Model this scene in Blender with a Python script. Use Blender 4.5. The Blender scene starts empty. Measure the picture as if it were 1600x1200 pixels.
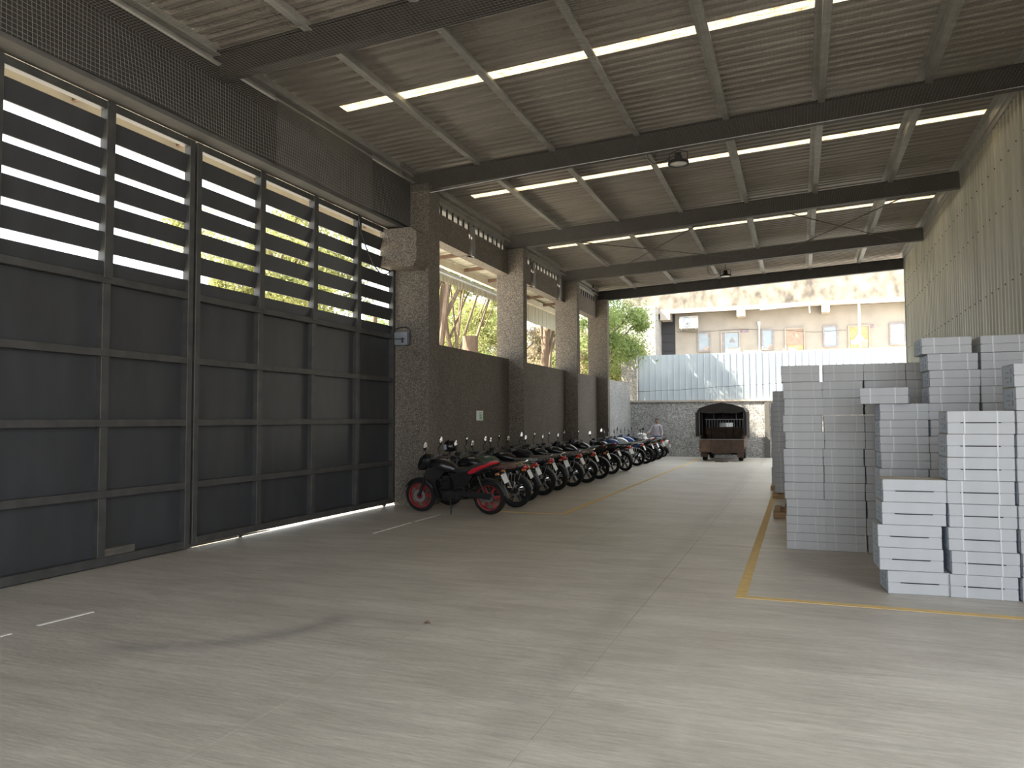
import bpy, math, random
from mathutils import Vector, Matrix
rnd = random.Random(7)
PI = math.pi
D = bpy.data
SC = bpy.context.scene
COL = SC.collection

# ------------------------------------------------------------------ camera, sky, sun, exposure
cam_d = D.cameras.new('camera')
cam = D.objects.new('camera', cam_d)
COL.objects.link(cam)
_y, _p, _r = math.radians(20.755), math.radians(2.677), math.radians(-0.23)
F = Vector((-math.sin(_y) * math.cos(_p), math.cos(_y) * math.cos(_p), math.sin(_p)))
R0 = Vector((math.cos(_y), math.sin(_y), 0))
U0 = R0.cross(F)
RR = R0 * math.cos(_r) + U0 * math.sin(_r)
UU = U0 * math.cos(_r) - R0 * math.sin(_r)
M = Matrix.Identity(4)
for i in range(3):
    M[i][0], M[i][1], M[i][2] = RR[i], UU[i], -F[i]
M[0][3], M[1][3], M[2][3] = 0, 0, 1.7
cam.matrix_world = M
cam_d.sensor_fit = 'HORIZONTAL'
cam_d.sensor_width = 36
cam_d.lens = 36 * 1184.3 / 1600
cam_d.clip_start = 0.05
cam_d.clip_end = 500
SC.camera = cam

world = D.worlds.new('sky')
SC.world = world
world.use_nodes = True
wn = world.node_tree.nodes
bg = wn['Background']
bg.inputs[0].default_value = (0.86, 0.93, 1.0, 1)
bg.inputs[1].default_value = 1.75

sun_d = D.lights.new('sun', 'SUN')
sun_d.energy = 15.0
sun_d.angle = math.radians(0.6)
sun_d.color = (1.0, 0.90, 0.74)
sun = D.objects.new('sun', sun_d)
COL.objects.link(sun)
sun.location = (-30, -14, 40)
sun.rotation_euler = Vector((0.75, 0.35, -0.9)).to_track_quat('-Z', 'Y').to_euler()

SC.view_settings.view_transform = 'Standard'
SC.view_settings.look = 'None'
SC.view_settings.exposure = 1.12
SC.view_settings.gamma = 1
SC.view_settings.use_curve_mapping = False


# ------------------------------------------------------------------ materials
def mat(name, color, rough=0.7, metal=0.0, noise=None, bump=0.0, bscale=40, spec=0.5, stretch=None, color2=None, detail=6, clear=0.0):
    m = D.materials.new(name)
    m.use_nodes = True
    nt = m.node_tree
    b = nt.nodes['Principled BSDF']
    b.inputs['Base Color'].default_value = (*color, 1)
    b.inputs['Roughness'].default_value = rough
    b.inputs['Metallic'].default_value = metal
    b.inputs['Specular IOR Level'].default_value = spec
    b.inputs['Coat Weight'].default_value = clear
    tc = nt.nodes.new('ShaderNodeTexCoord')
    src = tc.outputs['Object']
    if stretch:
        mp = nt.nodes.new('ShaderNodeMapping')
        mp.inputs['Scale'].default_value = stretch
        nt.links.new(src, mp.inputs[0])
        src = mp.outputs[0]
    if noise:
        n = nt.nodes.new('ShaderNodeTexNoise')
        n.inputs['Scale'].default_value = noise
        n.inputs['Detail'].default_value = detail
        nt.links.new(src, n.inputs['Vector'])
        cr = nt.nodes.new('ShaderNodeValToRGB')
        c2 = color2 or tuple(c * 0.7 for c in color)
        cr.color_ramp.elements[0].position = 0.3
        cr.color_ramp.elements[0].color = (*c2, 1)
        cr.color_ramp.elements[1].position = 0.7
        cr.color_ramp.elements[1].color = (*color, 1)
        nt.links.new(n.outputs['Fac'], cr.inputs[0])
        nt.links.new(cr.outputs[0], b.inputs['Base Color'])
    if bump:
        n2 = nt.nodes.new('ShaderNodeTexNoise')
        n2.inputs['Scale'].default_value = bscale
        nt.links.new(src, n2.inputs['Vector'])
        bp = nt.nodes.new('ShaderNodeBump')
        bp.inputs['Strength'].default_value = bump
        bp.inputs['Distance'].default_value = 0.02
        nt.links.new(n2.outputs['Fac'], bp.inputs['Height'])
        nt.links.new(bp.outputs[0], b.inputs['Normal'])
    return m


def pebble_mat(name, dark, mid, light, scale=45):
    m = D.materials.new(name)
    m.use_nodes = True
    nt = m.node_tree
    b = nt.nodes['Principled BSDF']
    b.inputs['Roughness'].default_value = 0.85
    tc = nt.nodes.new('ShaderNodeTexCoord')
    v = nt.nodes.new('ShaderNodeTexVoronoi')
    v.inputs['Scale'].default_value = scale
    nt.links.new(tc.outputs['Object'], v.inputs['Vector'])
    sp = nt.nodes.new('ShaderNodeSeparateColor')
    nt.links.new(v.outputs['Color'], sp.inputs[0])
    cr = nt.nodes.new('ShaderNodeValToRGB')
    e = cr.color_ramp.elements
    e[0].position = 0.0
    e[0].color = (*dark, 1)
    e[1].position = 1.0
    e[1].color = (*light, 1)
    e2 = e.new(0.55)
    e2.color = (*mid, 1)
    nt.links.new(sp.outputs[0], cr.inputs[0])
    n = nt.nodes.new('ShaderNodeTexNoise')
    n.inputs['Scale'].default_value = 0.9
    n.inputs['Detail'].default_value = 5
    nt.links.new(tc.outputs['Object'], n.inputs['Vector'])
    mx = nt.nodes.new('ShaderNodeMix')
    mx.data_type = 'RGBA'
    mx.blend_type = 'MULTIPLY'
    mx.inputs['Factor'].default_value = 0.55
    nt.links.new(cr.outputs[0], mx.inputs['A'])
    nt.links.new(n.outputs['Fac'], mx.inputs['B'])
    br = nt.nodes.new('ShaderNodeBrightContrast')
    br.inputs['Bright'].default_value = 0.03
    nt.links.new(mx.outputs['Result'], br.inputs[0])
    nt.links.new(br.outputs[0], b.inputs['Base Color'])
    bp = nt.nodes.new('ShaderNodeBump')
    bp.inputs['Strength'].default_value = 0.6
    bp.inputs['Distance'].default_value = 0.01
    nt.links.new(v.outputs['Distance'], bp.inputs['Height'])
    bp.invert = True
    nt.links.new(bp.outputs[0], b.inputs['Normal'])
    return m


def floor_mat():
    m = D.materials.new('worn_concrete')
    m.use_nodes = True
    nt = m.node_tree
    b = nt.nodes['Principled BSDF']
    L = nt.links.new
    tc = nt.nodes.new('ShaderNodeTexCoord')

    def noise(scale, stretch, detail=6, rough=0.6, dist=0.0):
        mp = nt.nodes.new('ShaderNodeMapping')
        mp.inputs['Scale'].default_value = stretch
        L(tc.outputs['Object'], mp.inputs[0])
        n = nt.nodes.new('ShaderNodeTexNoise')
        n.inputs['Scale'].default_value = scale
        n.inputs['Detail'].default_value = detail
        n.inputs['Roughness'].default_value = rough
        n.inputs['Distortion'].default_value = dist
        L(mp.outputs[0], n.inputs['Vector'])
        return n.outputs['Fac']

    def ramp(fac, c0, c1, p0, p1):
        cr = nt.nodes.new('ShaderNodeValToRGB')
        cr.color_ramp.elements[0].position = p0
        cr.color_ramp.elements[0].color = (*c0, 1)
        cr.color_ramp.elements[1].position = p1
        cr.color_ramp.elements[1].color = (*c1, 1)
        L(fac, cr.inputs[0])
        return cr.outputs[0]

    def mix(a, bb, mode, fac):
        mx = nt.nodes.new('ShaderNodeMix')
        mx.data_type = 'RGBA'
        mx.blend_type = mode
        if isinstance(fac, float):
            mx.inputs['Factor'].default_value = fac
        else:
            L(fac, mx.inputs['Factor'])
        L(a, mx.inputs['A'])
        if isinstance(bb, tuple):
            mx.inputs['B'].default_value = (*bb, 1)
        else:
            L(bb, mx.inputs['B'])
        return mx.outputs['Result']
    base = ramp(noise(1.1, (0.55, 1.3, 1)), (0.43, 0.388, 0.328), (0.545, 0.50, 0.435), 0.32, 0.68)
    band = ramp(noise(3.2, (0.35, 2.2, 1), dist=1.2), (0.80, 0.80, 0.80), (1.06, 1.06, 1.06), 0.36, 0.62)
    c = mix(base, band, 'MULTIPLY', 0.8)
    fine = ramp(noise(22, (0.5, 2.5, 1)), (0.88, 0.88, 0.88), (1.08, 1.08, 1.08), 0.35, 0.65)
    c = mix(c, fine, 'MULTIPLY', 0.8)
    # faint rubber of turning tyres: an arc round a centre on the floor
    sx = nt.nodes.new('ShaderNodeSeparateXYZ')
    L(tc.outputs['Object'], sx.inputs[0])

    def math_(op, a, bb=None, cc=None):
        n = nt.nodes.new('ShaderNodeMath')
        n.operation = op
        for k, q in enumerate((a, bb, cc)):
            if q is None:
                continue
            if isinstance(q, (int, float)):
                n.inputs[k].default_value = q
            else:
                L(q, n.inputs[k])
        return n.outputs[0]
    def arc(cx, cy, r, w, y0, y1, k):
        dx = math_('SUBTRACT', sx.outputs[0], cx)
        dy = math_('SUBTRACT', sx.outputs[1], cy)
        d = math_('SQRT', math_('ADD', math_('MULTIPLY', dx, dx), math_('MULTIPLY', dy, dy)))
        a = math_('ABSOLUTE', math_('SUBTRACT', d, r))
        a = math_('SUBTRACT', 1.0, math_('SMOOTH_MIN', math_('DIVIDE', a, w), 1.0, 0.3))
        a = math_('MAXIMUM', a, 0.0)
        g = nt.nodes.new('ShaderNodeMapRange')
        g.interpolation_type = 'SMOOTHSTEP'
        g.inputs[1].default_value = y0
        g.inputs[2].default_value = y1
        L(dy, g.inputs[0])
        s = nt.nodes.new('ShaderNodeMapRange')
        s.interpolation_type = 'SMOOTHSTEP'
        s.inputs[1].default_value = 0.0
        s.inputs[2].default_value = 0.4
        L(dx, s.inputs[0])
        return math_('MULTIPLY', math_('MULTIPLY', math_('MULTIPLY', a, k), g.outputs[0]), s.outputs[0])
    a1 = arc(-5.15, 5.75, 1.42, 0.2, 0.12, -0.15, 0.5)
    n1 = noise(7, (1, 1, 1))
    a1 = math_('MULTIPLY', a1, math_('ADD', n1, 0.45))
    c = mix(c, (0.13, 0.125, 0.12), 'MIX', a1)
    # long darker wheel path down the aisle
    wx = math_('ABSOLUTE', math_('SUBTRACT', sx.outputs[0], math_('ADD', -1.95, math_('MULTIPLY', noise(0.12, (1, 1, 1)), 0.9))))
    wp = math_('MAXIMUM', math_('SUBTRACT', 1.0, math_('DIVIDE', wx, 0.22)), 0.0)
    wp = math_('MULTIPLY', wp, 0.22)
    c = mix(c, (0.2, 0.185, 0.16), 'MIX', wp)
    # dusty pale patch
    pale = noise(0.9, (1.2, 0.8, 1), dist=0.8)
    pm = nt.nodes.new('ShaderNodeMapRange')
    pm.inputs[1].default_value = 0.58
    pm.inputs[2].default_value = 0.75
    L(pale, pm.inputs[0])
    c = mix(c, (0.60, 0.56, 0.495), 'MIX', math_('MULTIPLY', pm.outputs[0], 0.4))
    L(c, b.inputs['Base Color'])
    b.inputs['Roughness'].default_value = 0.42
    b.inputs['Specular IOR Level'].default_value = 0.5
    bp = nt.nodes.new('ShaderNodeBump')
    bp.inputs['Strength'].default_value = 0.25
    bp.inputs['Distance'].default_value = 0.02
    L(noise(9, (0.4, 2.4, 1)), bp.inputs['Height'])
    L(bp.outputs[0], b.inputs['Normal'])
    return m


def trans_mat(name, color, tfac=0.6, noise=None, color2=None, nscale=(1, 1, 1)):
    m = D.materials.new(name)
    m.use_nodes = True
    nt = m.node_tree
    nt.nodes.remove(nt.nodes['Principled BSDF'])
    out = nt.nodes['Material Output']
    d = nt.nodes.new('ShaderNodeBsdfDiffuse')
    t = nt.nodes.new('ShaderNodeBsdfTranslucent')
    mx = nt.nodes.new('ShaderNodeMixShader')
    mx.inputs[0].default_value = tfac
    d.inputs[0].default_value = (*color, 1)
    t.inputs[0].default_value = (*color, 1)
    if noise:
        tc = nt.nodes.new('ShaderNodeTexCoord')
        mp = nt.nodes.new('ShaderNodeMapping')
        mp.inputs['Scale'].default_value = nscale
        nt.links.new(tc.outputs['Object'], mp.inputs[0])
        n = nt.nodes.new('ShaderNodeTexNoise')
        n.inputs['Scale'].default_value = noise
        n.inputs['Detail'].default_value = 8
        nt.links.new(mp.outputs[0], n.inputs['Vector'])
        cr = nt.nodes.new('ShaderNodeValToRGB')
        cr.color_ramp.elements[0].position = 0.3
        cr.color_ramp.elements[0].color = (*color2, 1)
        cr.color_ramp.elements[1].position = 0.55
        cr.color_ramp.elements[1].color = (*color, 1)
        nt.links.new(n.outputs['Fac'], cr.inputs[0])
        nt.links.new(cr.outputs[0], d.inputs[0])
        nt.links.new(cr.outputs[0], t.inputs[0])
    nt.links.new(d.outputs[0], mx.inputs[1])
    nt.links.new(t.outputs[0], mx.inputs[2])
    nt.links.new(mx.outputs[0], out.inputs[0])
    return m


MT = {}
MT['floor'] = floor_mat()
MT['ground'] = mat('pale_ground', (0.55, 0.52, 0.46), 0.9, noise=1.5)
MT['pebble'] = pebble_mat('pebble_dash_brown', (0.038, 0.030, 0.021), (0.14, 0.113, 0.083), (0.31, 0.26, 0.20), 75)
MT['granite'] = pebble_mat('pebble_dash_grey', (0.12, 0.12, 0.12), (0.36, 0.35, 0.33), (0.68, 0.66, 0.61), 42)
MT['steel'] = mat('dark_painted_steel', (0.036, 0.033, 0.030), 0.55, noise=5, color2=(0.022, 0.020, 0.019))
MT['purlin'] = mat('galvanised_purlin', (0.38, 0.375, 0.35), 0.5, 0.2, noise=4, color2=(0.26, 0.257, 0.24))
MT['sheet'] = mat('dusty_roof_sheet', (0.345, 0.308, 0.268), 0.5, 0.1, noise=3, stretch=(0.3, 3, 1), color2=(0.22, 0.195, 0.167))
MT['wallsheet'] = mat('galvanised_wall_sheet', (0.55, 0.53, 0.435), 0.5, 0.15, noise=2.2, stretch=(1, 3.0, 0.15), color2=(0.34, 0.33, 0.265))
MT['skylight'] = trans_mat('translucent_roof_sheet', (0.40, 0.34, 0.225), 0.75, 7, (0.13, 0.09, 0.045), (0.8, 3, 1))
MT['gate'] = mat('charcoal_gate_paint', (0.040, 0.041, 0.045), 0.42, noise=2.5, stretch=(1, 2, 0.5), color2=(0.030, 0.030, 0.032))
MT['gatebar'] = mat('dusty_gate_bar', (0.060, 0.057, 0.052), 0.5, noise=6, color2=(0.035, 0.034, 0.033))
MT['beam'] = mat('concrete_header', (0.10, 0.095, 0.088), 0.8, noise=3)
MT['beamdark'] = mat('dark_header_cladding', (0.035, 0.034, 0.033), 0.6, noise=2)
MT['net'] = mat('net_cord', (0.20, 0.19, 0.175), 0.8)
MT['yellow'] = mat('worn_yellow_paint', (0.76, 0.50, 0.15), 0.7, noise=9, color2=(0.58, 0.43, 0.21))
MT['streakwhite'] = mat('white_light_streak', (0.90, 0.88, 0.83), 0.7, noise=12, color2=(0.75, 0.72, 0.65))  # colour of the daylight streaks laid on the floor
MT['carton'] = mat('white_carton', (0.525, 0.535, 0.56), 0.75, noise=6, stretch=(1, 1, 0.2), color2=(0.48, 0.487, 0.505))
MT['carton2'] = mat('dull_white_carton', (0.50, 0.50, 0.505), 0.75, noise=6, stretch=(1, 1, 0.2), color2=(0.455, 0.455, 0.46))
MT['cartontop'] = mat('dusty_carton_top', (0.52, 0.465, 0.375), 0.85, noise=4)
MT['strapdull'] = mat('dull_strap', (0.55, 0.55, 0.555), 0.6)
MT['clearglass'] = mat('clear_glass', (0.9, 0.92, 0.92), 0.02)
MT['clearglass'].node_tree.nodes['Principled BSDF'].inputs['Transmission Weight'].default_value = 1.0
MT['infill'] = trans_mat('pale_translucent_infill', (0.36, 0.355, 0.335), 0.6)
MT['strap'] = mat('white_strap', (0.66, 0.67, 0.69), 0.5)
MT['label'] = mat('pale_blue_label', (0.54, 0.62, 0.72), 0.6)
MT['print'] = mat('grey_print', (0.36, 0.40, 0.48), 0.7)
MT['slot'] = mat('dark_slot', (0.012, 0.012, 0.015), 0.9)
MT['wood'] = mat('pallet_wood', (0.45, 0.30, 0.17), 0.8, noise=5, stretch=(1, 6, 6), color2=(0.3, 0.19, 0.1))
MT['dustywood'] = mat('dusty_grey_timber', (0.105, 0.092, 0.076), 0.9, noise=6, stretch=(6, 1, 6), color2=(0.065, 0.056, 0.046))
MT['fence'] = mat('white_painted_sheet', (0.49, 0.54, 0.57), 0.5, noise=1.5, color2=(0.45, 0.505, 0.54))
MT['stucco'] = mat('cream_stucco', (0.47, 0.41, 0.345), 0.9, noise=1.2, color2=(0.38, 0.335, 0.285), bump=0.2)
MT['stain'] = mat('stained_parapet', (0.30, 0.265, 0.215), 0.9, noise=2.2, stretch=(1, 1, 0.7), color2=(0.075, 0.066, 0.056), detail=10)
MT['greywall'] = mat('pale_grey_wall', (0.38, 0.365, 0.35), 0.9, noise=1.5, color2=(0.29, 0.28, 0.27))
MT['bark'] = mat('brown_bark', (0.20, 0.145, 0.105), 0.9, noise=8, stretch=(1, 1, 0.25), color2=(0.115, 0.08, 0.056), bump=0.6, bscale=14)
MT['leaf'] = trans_mat('yellow_green_leaf', (0.34, 0.35, 0.15), 0.4, 1.2, (0.22, 0.24, 0.09))
MT['leaf2'] = trans_mat('fresh_green_leaf', (0.27, 0.34, 0.13), 0.4, 1.2, (0.16, 0.22, 0.08))
MT['leaf3'] = trans_mat('dry_pinkish_leaf', (0.38, 0.31, 0.22), 0.4, 1.2, (0.26, 0.26, 0.14))
MT['black'] = mat('black_gloss_paint', (0.008, 0.008, 0.009), 0.25, spec=0.4, clear=0.15)
MT['blackmatt'] = mat('black_plastic', (0.009, 0.009, 0.0095), 0.5, spec=0.3)
MT['rimdark'] = mat('dark_rim', (0.010, 0.010, 0.011), 0.6, spec=0.25)
MT['rubber'] = mat('tyre_rubber', (0.010, 0.0095, 0.009), 0.85, spec=0.25, bump=0.3, bscale=60)
MT['chrome'] = mat('chrome', (0.75, 0.75, 0.76), 0.12, 1.0)
MT['alu'] = mat('grey_alloy', (0.22, 0.22, 0.23), 0.4, 0.8)
MT['engine'] = mat('engine_black', (0.014, 0.014, 0.015), 0.5, 0.2, spec=0.3)
MT['mirror'] = mat('mirror_glass', (0.93, 0.93, 0.92), 0.04, 1.0)
MT['red'] = mat('red_paint', (0.42, 0.012, 0.025), 0.3, clear=0.4)
MT['redrim'] = mat('red_rim', (0.20, 0.008, 0.012), 0.45)
MT['taillens'] = mat('red_tail_lens', (0.45, 0.02, 0.02), 0.15)
MT['orange'] = mat('orange_lens', (0.35, 0.10, 0.02), 0.2)
MT['plate'] = mat('number_plate_white', (0.72, 0.71, 0.68), 0.5)
MT['blue'] = mat('deep_blue_paint', (0.03, 0.07, 0.22), 0.25, clear=0.4)
MT['silver'] = mat('silver_paint', (0.50, 0.51, 0.53), 0.3, 0.5)
MT['white'] = mat('white_paint', (0.74, 0.73, 0.70), 0.4)
MT['olive'] = mat('olive_paint', (0.05, 0.075, 0.045), 0.3, clear=0.3)
MT['brownseat'] = mat('maroon_seat', (0.10, 0.035, 0.03), 0.5)
MT['tanseat'] = mat('brown_seat', (0.085, 0.055, 0.035), 0.55)
MT['greyseat'] = mat('blue_grey_seat', (0.14, 0.17, 0.19), 0.5)
MT['blackseat'] = mat('black_seat', (0.02, 0.02, 0.021), 0.45)
MT['tarp'] = mat('dark_tarpaulin', (0.026, 0.021, 0.018), 0.7, noise=4, color2=(0.014, 0.011, 0.010), bump=0.5, bscale=5)
MT['rust'] = mat('rusty_brown_paint', (0.115, 0.075, 0.055), 0.75, noise=5, color2=(0.06, 0.04, 0.03))
MT['rust2'] = mat('brown_panel', (0.20, 0.125, 0.085), 0.75, noise=5, color2=(0.10, 0.065, 0.05))
MT['glass'] = mat('dim_glass', (0.35, 0.38, 0.40), 0.08)
MT['skin'] = mat('brown_skin', (0.28, 0.15, 0.10), 0.55)
MT['hair'] = mat('black_hair', (0.012, 0.01, 0.01), 0.6)
MT['shirt'] = mat('pale_checked_shirt', (0.50, 0.46, 0.50), 0.8, noise=40, color2=(0.36, 0.32, 0.38))
MT['jeans'] = mat('blue_jeans', (0.11, 0.16, 0.27), 0.85, noise=20)
MT['signgreen'] = mat('sign_green', (0.36, 0.60, 0.40), 0.5)
MT['signdark'] = mat('sign_dark_green', (0.10, 0.25, 0.14), 0.5)
MT['cream'] = mat('cream_plastic', (0.40, 0.385, 0.345), 0.5)
MT['doorpink'] = mat('peeling_pink_board', (0.42, 0.27, 0.20), 0.85, noise=5, color2=(0.47, 0.36, 0.28))
MT['dooryellow'] = mat('peeling_yellow_board', (0.46, 0.36, 0.13), 0.85, noise=6, color2=(0.44, 0.39, 0.28))
MT['posterwhite'] = mat('pale_poster', (0.42, 0.47, 0.50), 0.7, noise=4, color2=(0.36, 0.41, 0.45))
MT['posterrust'] = mat('torn_brown_paper', (0.42, 0.25, 0.16), 0.8, noise=9, color2=(0.6, 0.5, 0.42))
MT['postergrey'] = mat('grey_print_board', (0.40, 0.35, 0.35), 0.8, noise=6)
MT['purple'] = mat('faded_purple_paint', (0.20, 0.13, 0.17), 0.8, noise=9, color2=(0.4, 0.33, 0.32))
MT['darkshutter'] = mat('dark_shutter', (0.035, 0.034, 0.036), 0.6)
MT['whitepipe'] = mat('white_pipe', (0.80, 0.78, 0.73), 0.5)
MT['metalbox'] = mat('grey_metal_box', (0.26, 0.28, 0.31), 0.45, 0.4)
MT['cable'] = mat('black_cable', (0.015, 0.015, 0.015), 0.6)
MT['cladbeige'] = mat('beige_sheet', (0.62, 0.58, 0.48), 0.6, noise=2, color2=(0.5, 0.46, 0.38))
MT['lamp_lens'] = mat('frosted_lamp_lens', (0.62, 0.60, 0.55), 0.3)
MT['lath'] = mat('galvanised_downpipe', (0.24, 0.235, 0.22), 0.55, 0.2, noise=4)
MT['soil'] = mat('dry_leaf', (0.14, 0.085, 0.05), 0.9)


# ------------------------------------------------------------------ mesh builder
class MB:
    def __init__(s):
        s.v, s.f = [], []

    def add(s, vs, fs, T=None):
        n = len(s.v)
        if T is None:
            s.v.extend([tuple(p) for p in vs])
        else:
            s.v.extend([tuple(T @ Vector(p)) for p in vs])
        s.f.extend([tuple(i + n for i in q) for q in fs])
        return s

    def box(s, x0, x1, y0, y1, z0, z1, T=None):
        return s.add([(x0, y0, z0), (x1, y0, z0), (x1, y1, z0), (x0, y1, z0), (x0, y0, z1), (x1, y0, z1), (x1, y1, z1), (x0, y1, z1)],
                     [(0, 3, 2, 1), (4, 5, 6, 7), (0, 1, 5, 4), (1, 2, 6, 5), (2, 3, 7, 6), (3, 0, 4, 7)], T)

    def cbox(s, x0, x1, y0, y1, z0, z1, c, T=None):
        """box with chamfered vertical and horizontal edges"""
        vs, fs = [], []
        rings = [(z0, c), (z0 + c, 0), (z1 - c, 0), (z1, c)]
        for z, i in rings:
            a0, a1, b0, b1 = x0 + i, x1 - i, y0 + i, y1 - i
            vs += [(a0 + c, b0, z), (a1 - c, b0, z), (a1, b0 + c, z), (a1, b1 - c, z), (a1 - c, b1, z), (a0 + c, b1, z), (a0, b1 - c, z), (a0, b0 + c, z)]
        for r in range(3):
            for k in range(8):
                fs.append((r * 8 + k, r * 8 + (k + 1) % 8, r * 8 + 8 + (k + 1) % 8, r * 8 + 8 + k))
        fs.append(tuple(range(7, -1, -1)))
        fs.append(tuple(range(24, 32)))
        return s.add(vs, fs, T)

    def prism(s, pts, axis, a, b, T=None):
        """closed polygon pts (2D) extruded along axis from a to b"""
        n = len(pts)

        def mk(p, t):
            return {'x': (t, p[0], p[1]), 'y': (p[0], t, p[1]), 'z': (p[0], p[1], t)}[axis]
        vs = [mk(p, a) for p in pts] + [mk(p, b) for p in pts]
        fs = [(k, (k + 1) % n, n + (k + 1) % n, n + k) for k in range(n)]
        fs += [tuple(range(n - 1, -1, -1)), tuple(range(n, 2 * n))]
        return s.add(vs, fs, T)

    def ribbon(s, pts, axis, a, b, T=None):
        """open polyline pts (2D) extruded along axis: a sheet"""
        n = len(pts)

        def mk(p, t):
            return {'x': (t, p[0], p[1]), 'y': (p[0], t, p[1]), 'z': (p[0], p[1], t)}[axis]
        vs = [mk(p, a) for p in pts] + [mk(p, b) for p in pts]
        return s.add(vs, [(k, k + 1, n + k + 1, n + k) for k in range(n - 1)], T)

    def tube(s, path, r, n=6, cap=True, T=None):
        path = [Vector(p) for p in path]
        rs = r if isinstance(r, (list, tuple)) else [r] * len(path)
        vs, fs = [], []
        prev = None
        for i, p in enumerate(path):
            t = (path[min(i + 1, len(path) - 1)] - path[max(i - 1, 0)]).normalized()
            if prev is None:
                a = Vector((0, 0, 1)) if abs(t.z) < 0.9 else Vector((1, 0, 0))
                u = t.cross(a).normalized()
            else:
                u = (prev - t * prev.dot(t)).normalized()
            prev = u
            w = t.cross(u)
            for k in range(n):
                q = 2 * PI * k / n
                vs.append(p + (u * math.cos(q) + w * math.sin(q)) * rs[i])
        for i in range(len(path) - 1):
            for k in range(n):
                fs.append((i * n + k, i * n + (k + 1) % n, i * n + n + (k + 1) % n, i * n + n + k))
        if cap:
            fs.append(tuple(range(n - 1, -1, -1)))
            fs.append(tuple(range(len(vs) - n, len(vs))))
        return s.add(vs, fs, T)

    def lathe(s, prof, c, axis='y', n=24, T=None, a0=0.0, a1=2 * PI, close=False):
        """profile of (radius, offset along axis) turned round axis through c"""
        full = abs(a1 - a0 - 2 * PI) < 1e-6
        m = n if full else n + 1
        vs, fs = [], []
        for i in range(m):
            q = a0 + (a1 - a0) * i / n
            cs, sn = math.cos(q), math.sin(q)
            for r, o in prof:
                p = {'y': (r * cs, o, r * sn), 'x': (o, r * cs, r * sn), 'z': (r * cs, r * sn, o)}[axis]
                vs.append((c[0] + p[0], c[1] + p[1], c[2] + p[2]))
        k = len(prof)
        for i in range(n):
            j = (i + 1) % m
            for q in range(k if close else k - 1):
                q2 = (q + 1) % k
                fs.append((i * k + q, i * k + q2, j * k + q2, j * k + q))
        return s.add(vs, fs, T)

    def loft(s, secs, n=12, e=2.6, T=None):
        """secs: (x, z centre, half width y, half height z) with superelliptic rings, capped"""
        vs, fs = [], []
        for sec in secs:
            x, zc, hw, hh = sec[:4]
            for k in range(n):
                q = 2 * PI * k / n
                cs, sn = math.cos(q), math.sin(q)
                vs.append((x, hw * math.copysign(abs(cs) ** (2 / e), cs), zc + hh * math.copysign(abs(sn) ** (2 / e), sn)))
        for i in range(len(secs) - 1):
            for k in range(n):
                fs.append((i * n + k, i * n + (k + 1) % n, i * n + n + (k + 1) % n, i * n + n + k))
        fs.append(tuple(range(n - 1, -1, -1)))
        fs.append(tuple(range(len(vs) - n, len(vs))))
        return s.add(vs, fs, T)

    def mesh(s, name, smooth=False):
        me = D.meshes.new(name)
        me.from_pydata(s.v, [], s.f)
        if smooth:
            me.polygons.foreach_set('use_smooth', [True] * len(me.polygons))
            me.set_sharp_from_angle(angle=math.radians(40))
        me.update()
        return me


def link(o, parent=None):
    COL.objects.link(o)
    if parent is not None:
        o.parent = parent
    return o


def props(o, label=None, cat=None, group=None, kind=None):
    if label:
        o['label'] = label
    if cat:
        o['category'] = cat
    if group:
        o['group'] = group
    if kind:
        o['kind'] = kind
    return o


def obj(name, mb, m, parent=None, smooth=False, loc=None, rotz=0.0, **kw):
    me = mb if isinstance(mb, bpy.types.Mesh) else mb.mesh(name, smooth)
    m = MT[m] if isinstance(m, str) else m
    o = D.objects.new(name, me)
    if len(me.materials) == 0:
        me.materials.append(m)
    elif me.materials[0] != m:
        o.material_slots[0].link = 'OBJECT'
        o.material_slots[0].material = m
    if loc is not None:
        o.location = loc
    o.rotation_euler.z = rotz
    link(o, parent)
    return props(o, **kw)


def empty(name, loc=(0, 0, 0), rot=(0, 0, 0), **kw):
    o = D.objects.new(name, None)
    o.empty_display_size = 0.1
    o.location = loc
    o.rotation_euler = rot
    link(o)
    return props(o, **kw)


# ------------------------------------------------------------------ setting: floor
XW = -7.3      # inner face of the left wall
XC = -6.87     # inner face of the columns
XR = 3.5       # right sheet wall
SL = 0.045     # roof slope


def zb(x):     # underside of the rafters
    return 6.32 + SL * (x + 7.3)


def zs(x):     # underside of the roof sheets
    return 6.86 + SL * (x + 7.3)


fl = obj('floor', MB().box(-7.9, 14, -14, 34.7, -0.3, -0.02), 'blackmatt', kind='structure')
xs = [-7.9, -2.93, -1.37, 14]
for i in range(3):
    g = 0.0016
    ys = [-14, 5.2 + 30, 35] if i == 5 else [-14, 34.7]
    obj('floor_slab', MB().box(xs[i] + g, xs[i + 1] - g, -14, 34.7, -0.02, 0), 'floor', fl)


def strip(pts, w, z=0.003):
    mb = MB()
    for i, (a, b) in enumerate(zip(pts[:-1], pts[1:])):
        z += 0.0006 * i
        a, b = Vector((*a, 0)), Vector((*b, 0))
        t = (b - a).normalized() * (w / 2)
        n = Vector((-t.y, t.x, 0))
        a2, b2 = a - t, b + t
        mb.add([a2 - n, b2 - n, b2 + n, a2 + n, a2 - n + Vector((0, 0, z)), b2 - n + Vector((0, 0, z)), b2 + n + Vector((0, 0, z)), a2 + n + Vector((0, 0, z))],
               [(4, 5, 6, 7), (0, 1, 5, 4), (1, 2, 6, 5), (2, 3, 7, 6), (3, 0, 4, 7)])
    return mb


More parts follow.
